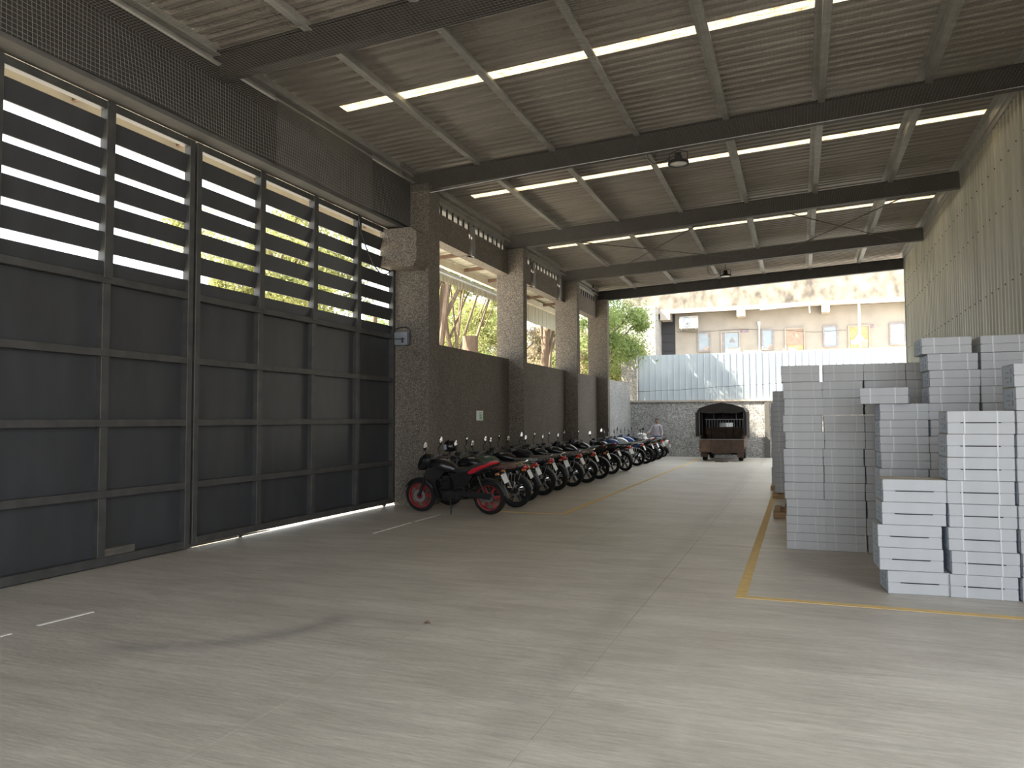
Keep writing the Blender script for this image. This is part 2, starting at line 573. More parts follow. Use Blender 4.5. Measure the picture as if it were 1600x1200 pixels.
obj('painted_line', strip([(-5.6, 13.12), (-4.0, 13.12), (-4.0, 33.0)], 0.09), 'yellow', fl, label='yellow bay line beside the motorcycles')
obj('painted_line', strip([(3.4, 7.6), (-0.56, 7.62), (-0.57, 22.5)], 0.10), 'yellow', fl, label='yellow bay line around the white cartons')
for (a, b) in [((-5.97, 3.2), (-5.95, 4.32)), ((-5.97, 4.60), (-5.93, 5.06)), ((-6.02, 10.0), (-6.05, 11.2)), ((-6.05, 11.4), (-6.06, 12.3))]:  # streaks of light beside the gate, painted on the floor as pale strips
    obj('light_streak', strip([a, b], 0.035), 'streakwhite', fl)
ground = obj('ground', MB().box(-60, 80, -60, 90, -0.45, -0.05), 'ground', kind='structure')

# ------------------------------------------------------------------ setting: left wall, columns, header
wl = empty('wall_left', kind='structure')
obj('sill_wall', MB().box(-7.6, XW, 13.96, 28.7, 0, 3.33), 'pebble', wl)
obj('sill_wall', MB().box(-7.6, XW, 28.7, 34.7, 0, 3.33), 'granite', wl)
# shallow recessed joints are modelled as proud copings and string courses
for z in (1.02, 2.1):
    obj('string_course', MB().box(-7.31, XW + 0.004, 13.97, 28.6, z, z + 0.012), 'pebble', wl)
cols = [(13.45, 13.96, 6.45), (19.02, 19.30, 6.32), (24.29, 24.60, 6.32), (28.52, 28.83, 6.32)]
for i, (a, b, h) in enumerate(cols):
    obj('column', MB().cbox(-7.64, XC, a, b, 0, h, 0.012), 'pebble', wl)
    obj('column_head', MB().box(-7.62, -7.32, a - 0.25, b + 0.25, 6.2, 6.86), 'pebble', wl)  # added block closing the gap above the column against a sun stripe
obj('corbel', MB().prism([(-7.68, 4.72), (-6.96, 4.68), (-6.88, 4.80), (-6.88, 5.36), (-7.0, 5.45), (-7.68, 5.46)], 'y', 12.95, 13.97), 'pebble', wl)
for a, b, gaps in [(13.96, 19.02, [16.42]), (19.30, 24.29, [20.9, 23.5]), (24.60, 28.52, [])]:
    ys = [a] + gaps + [b]
    for k in range(len(ys) - 1):
        obj('lintel', MB().box(-7.62, XW, ys[k] + (0.05 if k else 0), ys[k + 1] - (0.0 if k == len(ys) - 2 else 0.02), 5.62, 6.22), 'pebble', wl)
    for gy in gaps:
        obj('downpipe', MB().box(XW - 0.10, XW + 0.05, gy + 0.06, gy + 0.24, 5.62, 6.34), 'lath', wl)
    # ribbed light infill between lintel and eave
    y = a + 0.15
    while y < b - 0.1:
        obj('infill_pane', MB().box(-7.37, -7.355, y, y + 0.25, 6.20, 6.44), 'infill', wl)
        obj('infill_bar', MB().box(-7.385, -7.33, y - 0.05, y + 0.0, 6.20, 6.44), 'beamdark', wl)
        y += 0.30
    obj('infill_top', MB().box(-7.42, -7.33, a, b, 6.42, 6.58), 'purlin', wl)
# header over the gate
obj('header_beam', MB().box(-7.60, XW, 2.2, 13.45, 5.5, 6.42), 'beam', wl)
obj('header_cladding', MB().box(XW, XW + 0.02, 2.2, 9.25, 5.56, 6.5), 'beamdark', wl)
obj('header_cladding', MB().box(XW, XW + 0.02, 12.0, 13.45, 5.56, 6.5), 'beamdark', wl)
obj('header_cladding', MB().box(XW - 0.02, XW + 0.012, 9.25, 12.0, 5.56, 6.62), 'beam', wl)
obj('gate_pier', MB().box(-7.9, XC, 1.7, 2.56, 0, 6.5), 'pebble', wl)
obj('rear_wall_panel', MB().box(-7.6, XW, -14, 1.7, 0, 6.86), 'pebble', wl)

# ------------------------------------------------------------------ setting: right sheet wall
wr = empty('wall_right', kind='structure')


def corr(pitch, depth, y0, y1, crest=0.35, slope=0.12):
    pts, y = [], y0
    while y < y1 - 1e-6:
        for t, h in ((0, 0), (1 - crest - 2 * slope, 0), (1 - crest - slope, depth), (1 - slope, depth)):
            q = y + t * pitch
            if q <= y1:
                pts.append((q, h))
        y += pitch
    pts.append((y1, 0))
    return pts


Y = 6.0
while Y < 28.9:
    y1 = min(Y + 1.0, 28.95)
    pr = corr(0.25, -0.03, Y, y1)
    obj('wall_sheet', MB().ribbon([(XR + h, q) for q, h in pr], 'z', 0, 7.55), 'wallsheet', wr)
    Y += 1.0
for z in (1.2, 2.6, 4.0, 5.4, 6.7):
    obj('wall_girt', MB().box(XR + 0.01, XR + 0.12, 6, 28.9, z, z + 0.12), 'purlin', wr)
sc = MB()
for z in (4.06, 5.46, 6.3):
    y = 6.1
    while y < 28.8:
        sc.box(XR - 0.045, XR - 0.03, y - 0.012, y + 0.012, z - 0.012, z + 0.012)
        y += 0.5
obj('screw_heads', sc, 'rust', wr, kind='stuff')
obj('edge_trim', MB().box(XR - 0.05, XR + 0.12, 28.93, 29.0, 0, 7.3), 'wallsheet', wr)

# ------------------------------------------------------------------ setting: roof
ceil = empty('ceiling', kind='structure')
X0, X1 = -7.75, 3.75
TS = Matrix.Rotation(-math.atan(SL), 4, 'Y')


def sheet(y0, y1):
    pr = corr(0.2, 0.055, y0, y1, 0.34, 0.10)
    mb = MB()
    n = len(pr)
    for x in (X0, X1):
        mb.v += [(x, q, zs(x) + h) for q, h in pr]
    mb.f += [(k, k + 1, n + k + 1, n + k) for k in range(n - 1)]
    return mb


SKY = [5.1, 10.6, 15.95, 21.65, 27.0]
SW = 0.24
ycur = -7.5
edges = []
for s_ in SKY + [None]:
    end = (s_ - SW / 2) if s_ else 30.2  # roof run past the last rafter, out of view, to shade the truck
    n = max(1, round((end - ycur) / 1.05))
    for k in range(n):
        edges.append((ycur + (end - ycur) * k / n, ycur + (end - ycur) * (k + 1) / n))
    if s_:
        ycur = s_ + SW / 2
for a, b in edges:
    obj('roof_sheet', sheet(a, b), 'sheet', ceil)
for s_ in SKY:
    a, b = s_ - SW / 2, s_ + SW / 2
    for xa, xb in ((X0, -7.0), (3.35, X1)):
        obj('roof_sheet', MB().add([(xa, a, zs(xa)), (xb, a, zs(xb)), (xb, b, zs(xb)), (xa, b, zs(xa))], [(0, 1, 2, 3)]), 'sheet', ceil)
    xa, xb = -7.0, 3.35
    mb = MB()
    mb.add([(xa, a, zs(xa)), (xb, a, zs(xb)), (xb, b, zs(xb)), (xa, b, zs(xa))], [(0, 1, 2, 3)])
    obj('skylight_sheet', mb, 'skylight', ceil, label='translucent dusty skylight sheet')

RY = [-2.9, 2.55, 8.05, 13.6, 19.12, 24.42, 28.9]
for ry in RY:
    mb = MB()
    for (za, zc, hw) in ((0.0, 0.014, 0.085), (0.014, 0.36, 0.006), (0.36, 0.374, 0.085)):
        vs = []
        for x in (-7.6, XR - 0.06):
            b = zb(x)
            vs += [(x, ry - hw, b + za), (x, ry + hw, b + za), (x, ry + hw, b + zc), (x, ry - hw, b + zc)]
        mb.add(vs, [(0, 1, 5, 4), (1, 2, 6, 5), (2, 3, 7, 6), (3, 0, 4, 7), (3, 2, 1, 0), (4, 5, 6, 7)])
    ro = obj('rafter', mb, 'steel', ceil)
    for px in (-5.9, -4.35, -2.73, -1.15, 0.4, 2.0):   # web stiffener clips under each purlin
        b = zb(px)
        obj('stiffener', MB().box(px - 0.03, px + 0.03, ry - 0.03, ry + 0.03, b + 0.01, b + 0.40), 'steel', ro)
PX = [-7.38, -5.9, -4.35, -2.73, -1.15, 0.4, 2.0, 3.42]
for px in PX:
    zt = zs(px)
    h = 0.19
    w = 0.10
    for k in range(len(RY) - 1):
        a, b = RY[k] + 0.0, RY[k + 1] - 0.0
        pts = [(px - w, zt - 0.004), (px + 0.0, zt - 0.004), (px + 0.0, zt - h + 0.008), (px + w, zt - h + 0.008), (px + w, zt - h + 0.03), (px + w + 0.006, zt - h + 0.03),
               (px + w + 0.006, zt - h), (px - 0.008, zt - h), (px - 0.008, zt - 0.012), (px - w, zt - 0.012)]
        obj('purlin', MB().prism(pts, 'y', a, b), 'purlin', ceil)
# eave and ridge side angle
obj('eave_channel', MB().prism([(-7.42, 6.52), (-7.26, 6.53), (-7.26, 6.55), (-7.40, 6.56), (-7.40, 6.84), (-7.42, 6.84)], 'y', 2.3, 29.0), 'purlin', ceil)
obj('added_sun_shield', MB().box(-7.80, -7.76, 28.84, 30.2, 6.15, 6.86), 'purlin', ceil)  # added panel that keeps the sun off the truck's tailgate
obj('wall_angle', MB().prism([(XR - 0.06, 7.18), (XR - 0.045, 7.18), (XR - 0.045, 7.06), (XR + 0.0, 7.06), (XR + 0.0, 7.05), (XR - 0.06, 7.05)], 'y', 6, 29.0), 'purlin', ceil)
for a, b in [((-5.8, 19.15, 6.45), (-1.5, 24.4, 6.66)), ((-2.1, 19.15, 6.62), (-5.84, 24.4, 6.45)), ((-0.4, 19.15, 6.70), (2.83, 24.4, 6.84)), ((2.56, 19.15, 6.83), (-0.58, 24.4, 6.7))]:
    obj('brace_rod', MB().tube([a, b], 0.014, 5), 'steel', ceil)
obj('gable_trim', MB().add([(X0, 30.18, zs(X0) - 0.15), (X1, 30.18, zs(X1) - 0.15), (X1, 30.18, zs(X1) + 0.06), (X0, 30.18, zs(X0) + 0.06),
                            (X0, 30.21, zs(X0) - 0.15), (X1, 30.21, zs(X1) - 0.15), (X1, 30.21, zs(X1) + 0.06), (X0, 30.21, zs(X0) + 0.06)],
                           [(0, 1, 2, 3), (7, 6, 5, 4), (0, 4, 5, 1), (3, 2, 6, 7)]), 'purlin', ceil)

# ------------------------------------------------------------------ setting: back wall
wb = obj('wall_back', MB().box(-7.6, 9, 34.7, 34.95, 0, 2.46), 'granite', kind='structure')
obj('coping', MB().box(-7.62, 9, 34.64, 35.0, 2.46, 2.54), 'stucco', wb)
obj('wall_post', MB().box(-1.42, -1.22, 34.62, 34.7, 0, 2.4), 'beam', wb)
for x in (-6.2, -4.9, -3.6, -2.3, 0.0, 1.3, 2.6):
    obj('wall_joint_bead', MB().box(x - 0.012, x + 0.012, 34.69, 34.704, 0, 2.46), 'granite', wb)

# ------------------------------------------------------------------ the gate
def gate_leaf(ys, zbot, label):
    g = empty('gate_leaf', (-7.64, (ys[0] + ys[-1]) / 2, 0), label=label, cat='gate')
    oy = (ys[0] + ys[-1]) / 2

    def P(name, x0, x1, y0, y1, z0, z1, m, c=0.004, **kw):
        return obj(name, MB().cbox(x0, x1, y0 - oy, y1 - oy, z0, z1, c), m, g, **kw)
    n = len(ys)
    for k, y in enumerate(ys):
        w = 0.055 if 0 < k < n - 1 else 0.045
        if k == 0:
            P('stile', -0.07, 0.035, y, y + 2 * w, zbot, 5.5, 'gatebar')
        elif k == n - 1:
            P('stile', -0.07, 0.035, y - 2 * w, y, zbot, 5.5, 'gatebar')
        else:
            P('mullion', -0.07, 0.02, y - w, y + w, zbot, 3.38, 'gatebar')
            P('louvre_post', -0.07, 0.045, y - w * 1.1, y + w * 1.1, 3.38, 5.5, 'gatebar')
    for z in (0.845, 1.675, 2.505, 3.37):
        P('rail', -0.07, 0.03, ys[0] + 0.09, ys[-1] - 0.09, z - 0.045, z + 0.045, 'gatebar')
    P('bottom_rail', -0.07, 0.035, ys[0] + 0.09, ys[-1] - 0.09, zbot, zbot + 0.10, 'gatebar')
    P('top_rail', -0.07, 0.03, ys[0] + 0.09, ys[-1] - 0.09, 5.40, 5.5, 'gatebar')
    zz = [zbot + 0.05, 0.845, 1.675, 2.505, 3.37]
    for k in range(n - 1):
        for a, b in zip(zz[:-1], zz[1:]):
            P('sheet_panel', -0.075, -0.065, ys[k] + 0.02, ys[k + 1] - 0.02, a, b, 'gate', 0.001)
        # slats of the upper louvre, each tipped outward
        for zc in (3.47, 3.82, 4.15, 4.48, 4.81, 5.17):
            hh = 0.119
            T = Matrix.Translation((-0.035, 0, zc)) @ Matrix.Rotation(math.radians(14), 4, 'Y')
            hb = hh if zc > 3.5 else 0.12
            obj('louvre_slat', MB().cbox(-0.02, 0.02, ys[k] + 0.05 - oy, ys[k + 1] - 0.05 - oy, -hb, hb, 0.006, T), 'gate', g)
    return g, oy


g1, oy1 = gate_leaf([2.55, 3.90, 5.25, 6.62, 7.97], 0.015, 'charcoal steel gate leaf at the left edge, with a timber block on its bottom rail')
g2, oy2 = gate_leaf([8.01, 9.36, 10.72, 12.08, 13.43], 0.048, 'charcoal steel gate leaf beside the pebble-dash pier, daylight under its edge')
obj('meeting_strip', MB().box(-0.085, -0.072, 7.93 - oy2, 8.06 - oy2, 0.03, 5.5), 'gatebar', g2)
for (a, y) in ((g2, 9.0), (g2, 13.1), (g1, 7.5), (g1, 3.2)):
    oy = oy1 if a is g1 else oy2
    obj('gate_roller', MB().lathe([(0.0, -0.02), (0.05, -0.02), (0.05, 0.02), (0.0, 0.02)], (-0.02, y - oy, 0.052), 'x', 10), 'gatebar', a)
obj('timber_block', MB().cbox(-0.06, 0.06, 0, 0.42, 0, 0.09, 0.005), 'dustywood', loc=(-7.66, 6.66, 0.118), label='short timber block lying on the gate\'s bottom rail', cat='timber')
obj('gate_track', MB().prism([(2.6, 0), (9.75, 0), (9.75, 0.012), (8.2, 0.046), (2.6, 0.046)], 'x', -7.745, -7.72), 'gatebar', fl)  # track lengthened and raised to block part of the daylight slit

# ------------------------------------------------------------------ electrical box, cables, sign, lamps on the structure
t = empty('junction_box', (-7.46, 13.445, 3.33), label='grey metal lock box with a cable on the gate pier', cat='box')
obj('enclosure', MB().cbox(-0.13, 0.16, -0.09, 0, -0.13, 0.13, 0.006), 'metalbox', t)
obj('cover_strip', MB().box(-0.12, 0.10, -0.10, -0.09, -0.02, 0.0), 'beamdark', t)
obj('lever', MB().box(0.05, 0.075, -0.115, -0.09, -0.09, 0.01), 'beamdark', t)
obj('conduit', MB().tube([(-0.12, -0.03, 0.20), (-0.02, -0.03, 0.23), (0.12, -0.03, 0.23), (0.20, -0.03, 0.17), (0.21, -0.03, 0.0), (0.19, -0.03, -0.13), (0.10, -0.03, -0.14)], 0.011, 6), 'cable', t)
obj('loose_cable', MB().tube([(-7.55, 11.95, 5.5), (-7.53, 12.0, 5.2), (-7.5, 12.15, 4.9), (-7.48, 12.4, 4.62), (-7.48, 12.65, 4.5), (-7.5, 12.9, 4.55), (-7.58, 13.2, 4.68), (-7.62, 13.4, 4.72)], 0.012, 6), 'cable',
    label='loose black cable hanging over the gate louvres by the pier', cat='cable')
t = empty('wall_sign', (XW + 0.003, 17.01, 1.68), label='small pale green notice board on the pebble-dash wall', cat='sign')
obj('board', MB().box(0, 0.012, -0.20, 0.20, 0, 0.235), 'plate', t)
obj('green_field', MB().box(0.012, 0.014, -0.08, 0.17, 0.015, 0.18), 'signgreen', t)
for (a, b, c, d) in ((-0.07, 0.13, 0.19, 0.205), (-0.01, 0.03, 0.10, 0.14), (0.0, 0.05, 0.05, 0.09), (0.06, 0.10, 0.03, 0.08), (0.03, 0.06, 0.13, 0.155)):
    obj('printed_mark', MB().box(0.014, 0.0155, a, b, c, d), 'signdark', t)

for (lx, ly, lab) in ((-2.05, 14.35, 'round high-bay lamp hanging under the roof just past the second dark rafter'), (-2.25, 26.4, 'round high-bay lamp hanging in the roof bay nearest the open end')):
    zt = zb(lx) + 0.30
    t = empty('highbay_lamp', (lx, ly, zt - 0.34), label=lab, cat='lamp', group='high-bay lamps under the roof')
    obj('housing', MB().lathe([(0.0, 0.16), (0.07, 0.16), (0.09, 0.07), (0.19, 0.05), (0.20, 0.0), (0.16, 0.0)], (0, 0, 0), 'z', 20), 'blackmatt', t, True)
    obj('lens', MB().lathe([(0.0, 0.005), (0.16, 0.005), (0.175, 0.015)], (0, 0, 0), 'z', 20), 'lamp_lens', t, True)
    obj('driver', MB().cbox(-0.06, 0.06, -0.05, 0.05, 0.15, 0.22, 0.008), 'blackmatt', t)
    obj('bracket', MB().tube([(-0.17, 0, 0.04), (-0.17, 0, 0.22), (0.0, 0, 0.27), (0.17, 0, 0.22), (0.17, 0, 0.04)], 0.01, 5), 'blackmatt', t)
    obj('hanger', MB().tube([(0, 0, 0.26), (0, 0, 0.50)], 0.008, 5), 'blackmatt', t)
    obj('supply_cable', MB().tube([(-0.02, 0, 0.2), (-0.25, 0.02, 0.1), (-0.48, 0.03, 0.08), (-0.58, 0.03, 0.2), (-0.62, 0.02, 0.45)], 0.008, 5), 'cable', t)

# bird net: every cord is a thin square strand
net = MB()


def strand(a, b, r=0.0015):
    a, b = Vector(a), Vector(b)
    t = (b - a).normalized()
    u = t.cross(Vector((0.3, 0.2, 0.93))).normalized() * r
    w = t.cross(u).normalized() * r
    net.add([a + u, a + w, a - u, a - w, b + u, b + w, b - u, b - w], [(0, 1, 5, 4), (1, 2, 6, 5), (2, 3, 7, 6), (3, 0, 4, 7)])


NY0, NY1, CELL = 1.0, 24.4, 0.05
NX0, NX1 = XW + 0.07, XR - 0.08


def nz(x):
    return zb(x) - 0.03


y = NY0
while y <= NY1:
    strand((NX0, y, nz(NX0)), (NX1, y, nz(NX1)))
    y += CELL
x = NX0
while x <= NX1:
    strand((x, NY0, nz(x)), (x, NY1, nz(x)))
    x += CELL
y = 2.3
while y < 13.4:          # drape over the gate header
    j = 0.03 * math.sin(y * 5)
    strand((NX0, y, nz(NX0)), (NX0 + 0.05 + 0.04 * math.sin(y * 2.1), y + j, 5.52), 0.002)
    y += CELL
for k in range(1, 15):
    z = nz(NX0) - k * (nz(NX0) - 5.52) / 14.5
    yy = 2.3
    while yy < 13.3:
        f = (nz(NX0) - z) / (nz(NX0) - 5.52)
        strand((NX0 + f * (0.05 + 0.04 * math.sin(yy * 2.1)), yy, z), (NX0 + f * (0.05 + 0.04 * math.sin((yy + 0.5) * 2.1)), yy + 0.5, z), 0.002)
        yy += 0.5
obj('bird_net', net, 'net', kind='stuff', label='fine grey bird net stretched under the roof and draped over the gate header', cat='net')
obj('net_cable', MB().tube([(NX0, 13.5, 6.24), (-4.5, 13.5, 6.42), (-1.5, 13.5, 6.56), (1.2, 13.5, 6.68), (XR - 0.06, 13.5, 6.80)], 0.007, 5), 'strap', label='pale edge cord of the net strung along the dark rafter', cat='cord')


# ------------------------------------------------------------------ cartons
CM = {}


def carton_mesh(key, w, d, h):
    if key in CM:
        return CM[key]
    tray = MB().cbox(-w / 2, w / 2, -d / 2, d / 2, 0.001, h * 0.485, 0.004)
    tray.box(-w / 2 + 0.007, w / 2 - 0.007, -d / 2 + 0.007, d / 2 - 0.007, h * 0.45, h * 0.55)
    lid = MB().cbox(-w / 2 - 0.001, w / 2 + 0.001, -d / 2 - 0.001, d / 2 + 0.001, h * 0.485 + 0.004, h - 0.002, 0.004)
    strap = MB().box(-0.007, 0.007, -d / 2 - 0.004, d / 2 + 0.004, 0.002, h - 0.0015)
    lab = MB().box(-w / 2 - 0.003, -w / 2 - 0.001, -d * 0.42, d * 0.40, h * 0.06, h * 0.94)
    pr = MB()
    for (a, b, c, e) in ((-0.34, -0.24, 0.55, 0.8), (-0.34, -0.22, 0.2, 0.45), (-0.1, 0.12, 0.62, 0.68), (-0.1, 0.2, 0.4, 0.46), (-0.1, 0.08, 0.2, 0.26)):
        pr.box(-w / 2 - 0.0042, -w / 2 - 0.003, a * d, b * d, c * h, e * h)
    slot = MB().box(-0.30 * w, 0.30 * w, -d / 2 - 0.003, -d / 2 + 0.002, h * 0.468, h * 0.502)
    CM[key] = [q.mesh(n) for q, n in ((tray, 'tray'), (lid, 'lid'), (strap, 'strap'), (lab, 'side_label'), (pr, 'label_print'), (slot, 'hand_slot'))]
    for me, mm in zip(CM[key], ('carton', 'carton', 'strap', 'label', 'print', 'slot')):
        me.materials.append(MT[mm])
    return CM[key]


ORD = ['bottom', 'second', 'third', 'fourth', 'fifth', 'sixth', 'seventh', 'eighth', 'ninth', 'tenth', 'eleventh', 'twelfth', 'thirteenth', 'fourteenth']


def carton(key, dims, x, y, z, rz, label, group, straps=True, side=True, slot=False, m='carton', dusty=False):
    w, d, h = dims
    ms = carton_mesh(key, w, d, h)
    t = empty('carton', (x, y, z), (0, 0, rz), label=label, cat='carton', group=group)
    obj('tray', ms[0], m, t)
    lid = obj('lid', ms[1], m, t)
    if dusty:
        obj('dust_layer', MB().box(-w / 2 + 0.004, w / 2 - 0.004, -d / 2 + 0.004, d / 2 - 0.004, h - 0.003, h - 0.0012), 'cartontop', t)
    if straps:
        for q in (-0.26, 0.27):
            obj('strap', ms[2], 'strapdull' if m == 'carton2' else 'strap', t, loc=(q * w + rnd.uniform(-0.02, 0.02), 0, 0))
    if side:
        s_ = obj('side_label', ms[3], 'label', t)
        obj('label_print', ms[4], 'print', s_)
    if slot:
        obj('hand_slot', ms[5], 'slot', t)
    return t


def stack(key, dims, x0, yf, n, where, group, rz=0.0, jit=0.012, base=0.0, offs=None, **kw):
    """x0 = left edge of the front face, yf = its front"""
    w, d, h = dims
    for k in range(n):
        dx, dy, dr = rnd.uniform(-jit, jit), rnd.uniform(-jit, jit) * 0.6, rnd.uniform(-0.012, 0.012)
        if offs and k in offs:
            dx, dy, dr = offs[k]
        pos = 'topmost' if k == n - 1 else ORD[k]
        carton(key, dims, x0 + w / 2 + dx, yf + d / 2 + dy, base + k * h, rz + dr, 'white carton, %s in %s' % (pos, where), group, dusty=(k == n - 1), **kw)


GA = 'white cartons in the front row'
big = (0.555, 0.44, 0.2205)
stack('front', big, 0.735, 8.27, 5, 'the low five-high front stack', GA, rz=0.03, straps=False, slot=True,
      offs={0: (0.015, 0.0, 0.05), 1: (-0.045, 0.0, 0.02), 2: (-0.05, 0.0, 0.0), 3: (-0.01, 0.0, 0.01), 4: (0.0, 0.0, 0.02)})
stack('front', big, 1.305, 8.27, 8, 'the eight-high front stack with banded boxes', GA, rz=0.01, slot=True)
stack('front', big, 1.885, 8.27, 10, 'the ten-high front stack at the right edge', GA, rz=0.01)
GB = 'white cartons in the middle row'
mid = (0.50, 0.48, 0.1863)
stack('middle', mid, 0.855, 9.70, 10, 'the middle-row stack behind the low front stack', GB, rz=0.03)
stack('middle', mid, 1.37, 9.70, 14, 'the tall middle-row stack left of the right edge', GB, rz=0.02,
      offs={13: (-0.065, 0.0, 0.015), 12: (-0.01, 0.0, 0.02)})
stack('middle', mid, 1.885, 9.70, 14, 'the tallest middle-row stack at the right edge', GB, rz=0.02, side=False)
carton('middle', mid, 0.95, 9.90, 1.863, -0.17, 'lone white carton set askew on the middle-row stack', GB, side=False, m='carton')
GC = 'white cartons in the back row'
bk = (0.475, 0.36, 0.2175)
for i, (bx, nm) in enumerate(((-0.195, 'the back-row stack at the aisle end'), (0.285, 'the second back-row stack from the aisle'),
                              (0.775, 'the third back-row stack from the aisle'), (1.255, 'the fourth back-row stack from the aisle'))):
    stack('back', bk, bx, 10.6, 11, nm, GC, side=False, m='carton2', offs={10: (-0.03 if i == 0 else (0.012 if i == 1 else 0.0), 0, 0.02 if i == 0 else -0.01)})
GD = 'white cartons far behind along the aisle'


def pallet(x, y, w, d, label):
    t = empty('pallet', (x, y, 0), label=label, cat='pallet', group='wooden pallets')
    for k in range(3):
        obj('bearer', MB().cbox(-w / 2, w / 2, -d / 2 + k * (d - 0.09) / 2, -d / 2 + k * (d - 0.09) / 2 + 0.09, 0, 0.09, 0.003), 'wood', t)
    for k in range(6):
        q = -w / 2 + k * (w - 0.11) / 5
        obj('plank', MB().cbox(q, q + 0.11, -d / 2, d / 2, 0.09, 0.112, 0.003), 'wood', t)


pallet(0.12, 14.3, 1.15, 1.0, 'bare wooden pallet poking out past the back-row stack')
pallet(-0.05, 17.6, 1.05, 1.0, 'wooden pallet under the farther carton stacks, nearer one')
pallet(-0.15, 19.4, 1.05, 1.0, 'wooden pallet under the farthest carton stacks')
stack('back', bk, -0.53, 17.25, 10, 'the farther pallet stack beside the yellow line', GD, base=0.112, m='carton', straps=True)
stack('back', bk, -0.03, 17.25, 10, 'the farther pallet stack behind the yellow-line one', GD, base=0.112, m='carton', straps=False)
stack('back', bk, -0.64, 19.1, 9, 'the farthest pallet stack beside the yellow line', GD, base=0.112, m='carton')
stack('back', bk, -0.13, 19.1, 9, 'the farthest pallet stack behind the yellow-line one', GD, base=0.112, m='carton', straps=False)
# hand pallet truck handle seen beside the bare pallet
t = empty('pallet_jack', (-0.18, 14.9, 0), label='black hand pallet truck standing by the bare wooden pallet', cat='pallet truck')
for s_ in (-0.1, 0.1):
    obj('steer_wheel', MB().lathe([(0.0, -0.025), (0.09, -0.025), (0.1, -0.015), (0.1, 0.015), (0.09, 0.025), (0.0, 0.025)], (0, s_, 0.1), 'y', 14), 'rubber', t)
obj('pump', MB().tube([(0, 0, 0.1), (0, 0, 0.42)], 0.05, 8), 'blackmatt', t)
obj('handle', MB().tube([(0, 0, 0.4), (-0.03, 0, 1.05), (-0.03, 0.12, 1.15), (-0.03, 0.12, 1.2), (-0.03, -0.12, 1.2), (-0.03, -0.12, 1.15), (-0.03, 0, 1.05)], 0.014, 6), 'blackmatt', t)
obj('fork', MB().box(0.05, 0.9, -0.25, -0.1, 0.06, 0.086), 'blackmatt', t)
obj('fork', MB().box(0.05, 0.9, 0.1, 0.25, 0.06, 0.086), 'blackmatt', t)

# ------------------------------------------------------------------ motorcycles
WB, WR = 1.38, 0.308
BM = {}


def bm(key, fn, smooth=True):
    if key not in BM:
        BM[key] = fn().mesh(key, smooth)
    return BM[key]


def tyre(w):
    pr = [(WR - 0.085, -w * 0.36), (WR - 0.05, -w * 0.5), (WR - 0.02, -w * 0.42), (WR - 0.004, -w * 0.2), (WR, 0), (WR - 0.004, w * 0.2), (WR - 0.02, w * 0.42), (WR - 0.05, w * 0.5), (WR - 0.085, w * 0.36)]
    return MB().lathe(pr, (0, 0, 0), 'y', 32, close=True)


def rim(w):
    mb = MB().lathe([(WR - 0.078, -w * 0.42), (WR - 0.092, -w * 0.38), (WR - 0.105, 0), (WR - 0.092, w * 0.38), (WR - 0.078, w * 0.42)], (0, 0, 0), 'y', 32, close=True)
    for k in range(6):
        q = k * PI / 3
        T = Matrix.Rotation(q, 4, 'Y')
        for s_ in (-0.10, 0.10):
            T2 = T @ Matrix.Rotation(s_, 4, 'Y')
            mb.prism([(0.03, -0.013), (WR - 0.095, -0.009), (WR - 0.095, 0.009), (0.03, 0.013)], 'y', -0.012, 0.012, T2)
    mb.lathe([(0.0, -0.05), (0.045, -0.05), (0.05, -0.02), (0.05, 0.02), (0.045, 0.05), (0.0, 0.05)], (0, 0, 0), 'y', 14)
    return mb


def arc_guard(cx, cz, r, w, a0, a1, n=14, th=0.006):
    mb = MB()
    vs = []
    for i in range(n + 1):
        q = math.radians(a0 + (a1 - a0) * i / n)
        for (rr, yy) in ((r - 0.03, -w), (r, -w * 0.7), (r + 0.008, 0), (r, w * 0.7), (r - 0.03, w)):
            vs.append((cx + rr * math.cos(q), yy, cz + rr * math.sin(q)))
    fs = []
    for i in range(n):
        for k in range(4):
            fs.append((i * 5 + k, i * 5 + k + 1, i * 5 + k + 6, i * 5 + k + 5))
    return mb.add(vs, fs)


XF, XB = WB / 2, -WB / 2


def f_fork():
    mb = MB()
    for s_ in (-0.075, 0.075):
        mb.tube([(XF, s_, WR), (XF - 0.10, s_, 0.56)], [0.03, 0.027], 8)
        mb.tube([(XF - 0.10, s_, 0.56), (XF - 0.255, s_, 0.96)], 0.019, 8)
    mb.cbox(XF - 0.28, XF - 0.19, -0.10, 0.10, 0.92, 0.96, 0.01)
    mb.cbox(XF - 0.24, XF - 0.15, -0.10, 0.10, 0.78, 0.81, 0.01)
    return mb


def f_frame():
    mb = MB()
    for s_ in (-1, 1):
        mb.tube([(XF - 0.22, 0, 0.84), (XF - 0.36, s_ * 0.1, 0.50), (XF - 0.42, s_ * 0.12, 0.27), (-0.12, s_ * 0.12, 0.25), (-0.24, s_ * 0.12, 0.42), (-0.18, s_ * 0.1, 0.70), (-0.75, s_ * 0.09, 0.80)], 0.016, 6)
        mb.prism([(XB - 0.05, WR - 0.02), (XB - 0.05, WR + 0.02), (-0.2, 0.40), (-0.2, 0.34)], 'y', s_ * 0.105 - 0.012, s_ * 0.105 + 0.012)
    mb.tube([(XF - 0.2, 0, 0.86), (0.1, 0, 0.80), (-0.2, 0, 0.70)], 0.025, 8)
    return mb


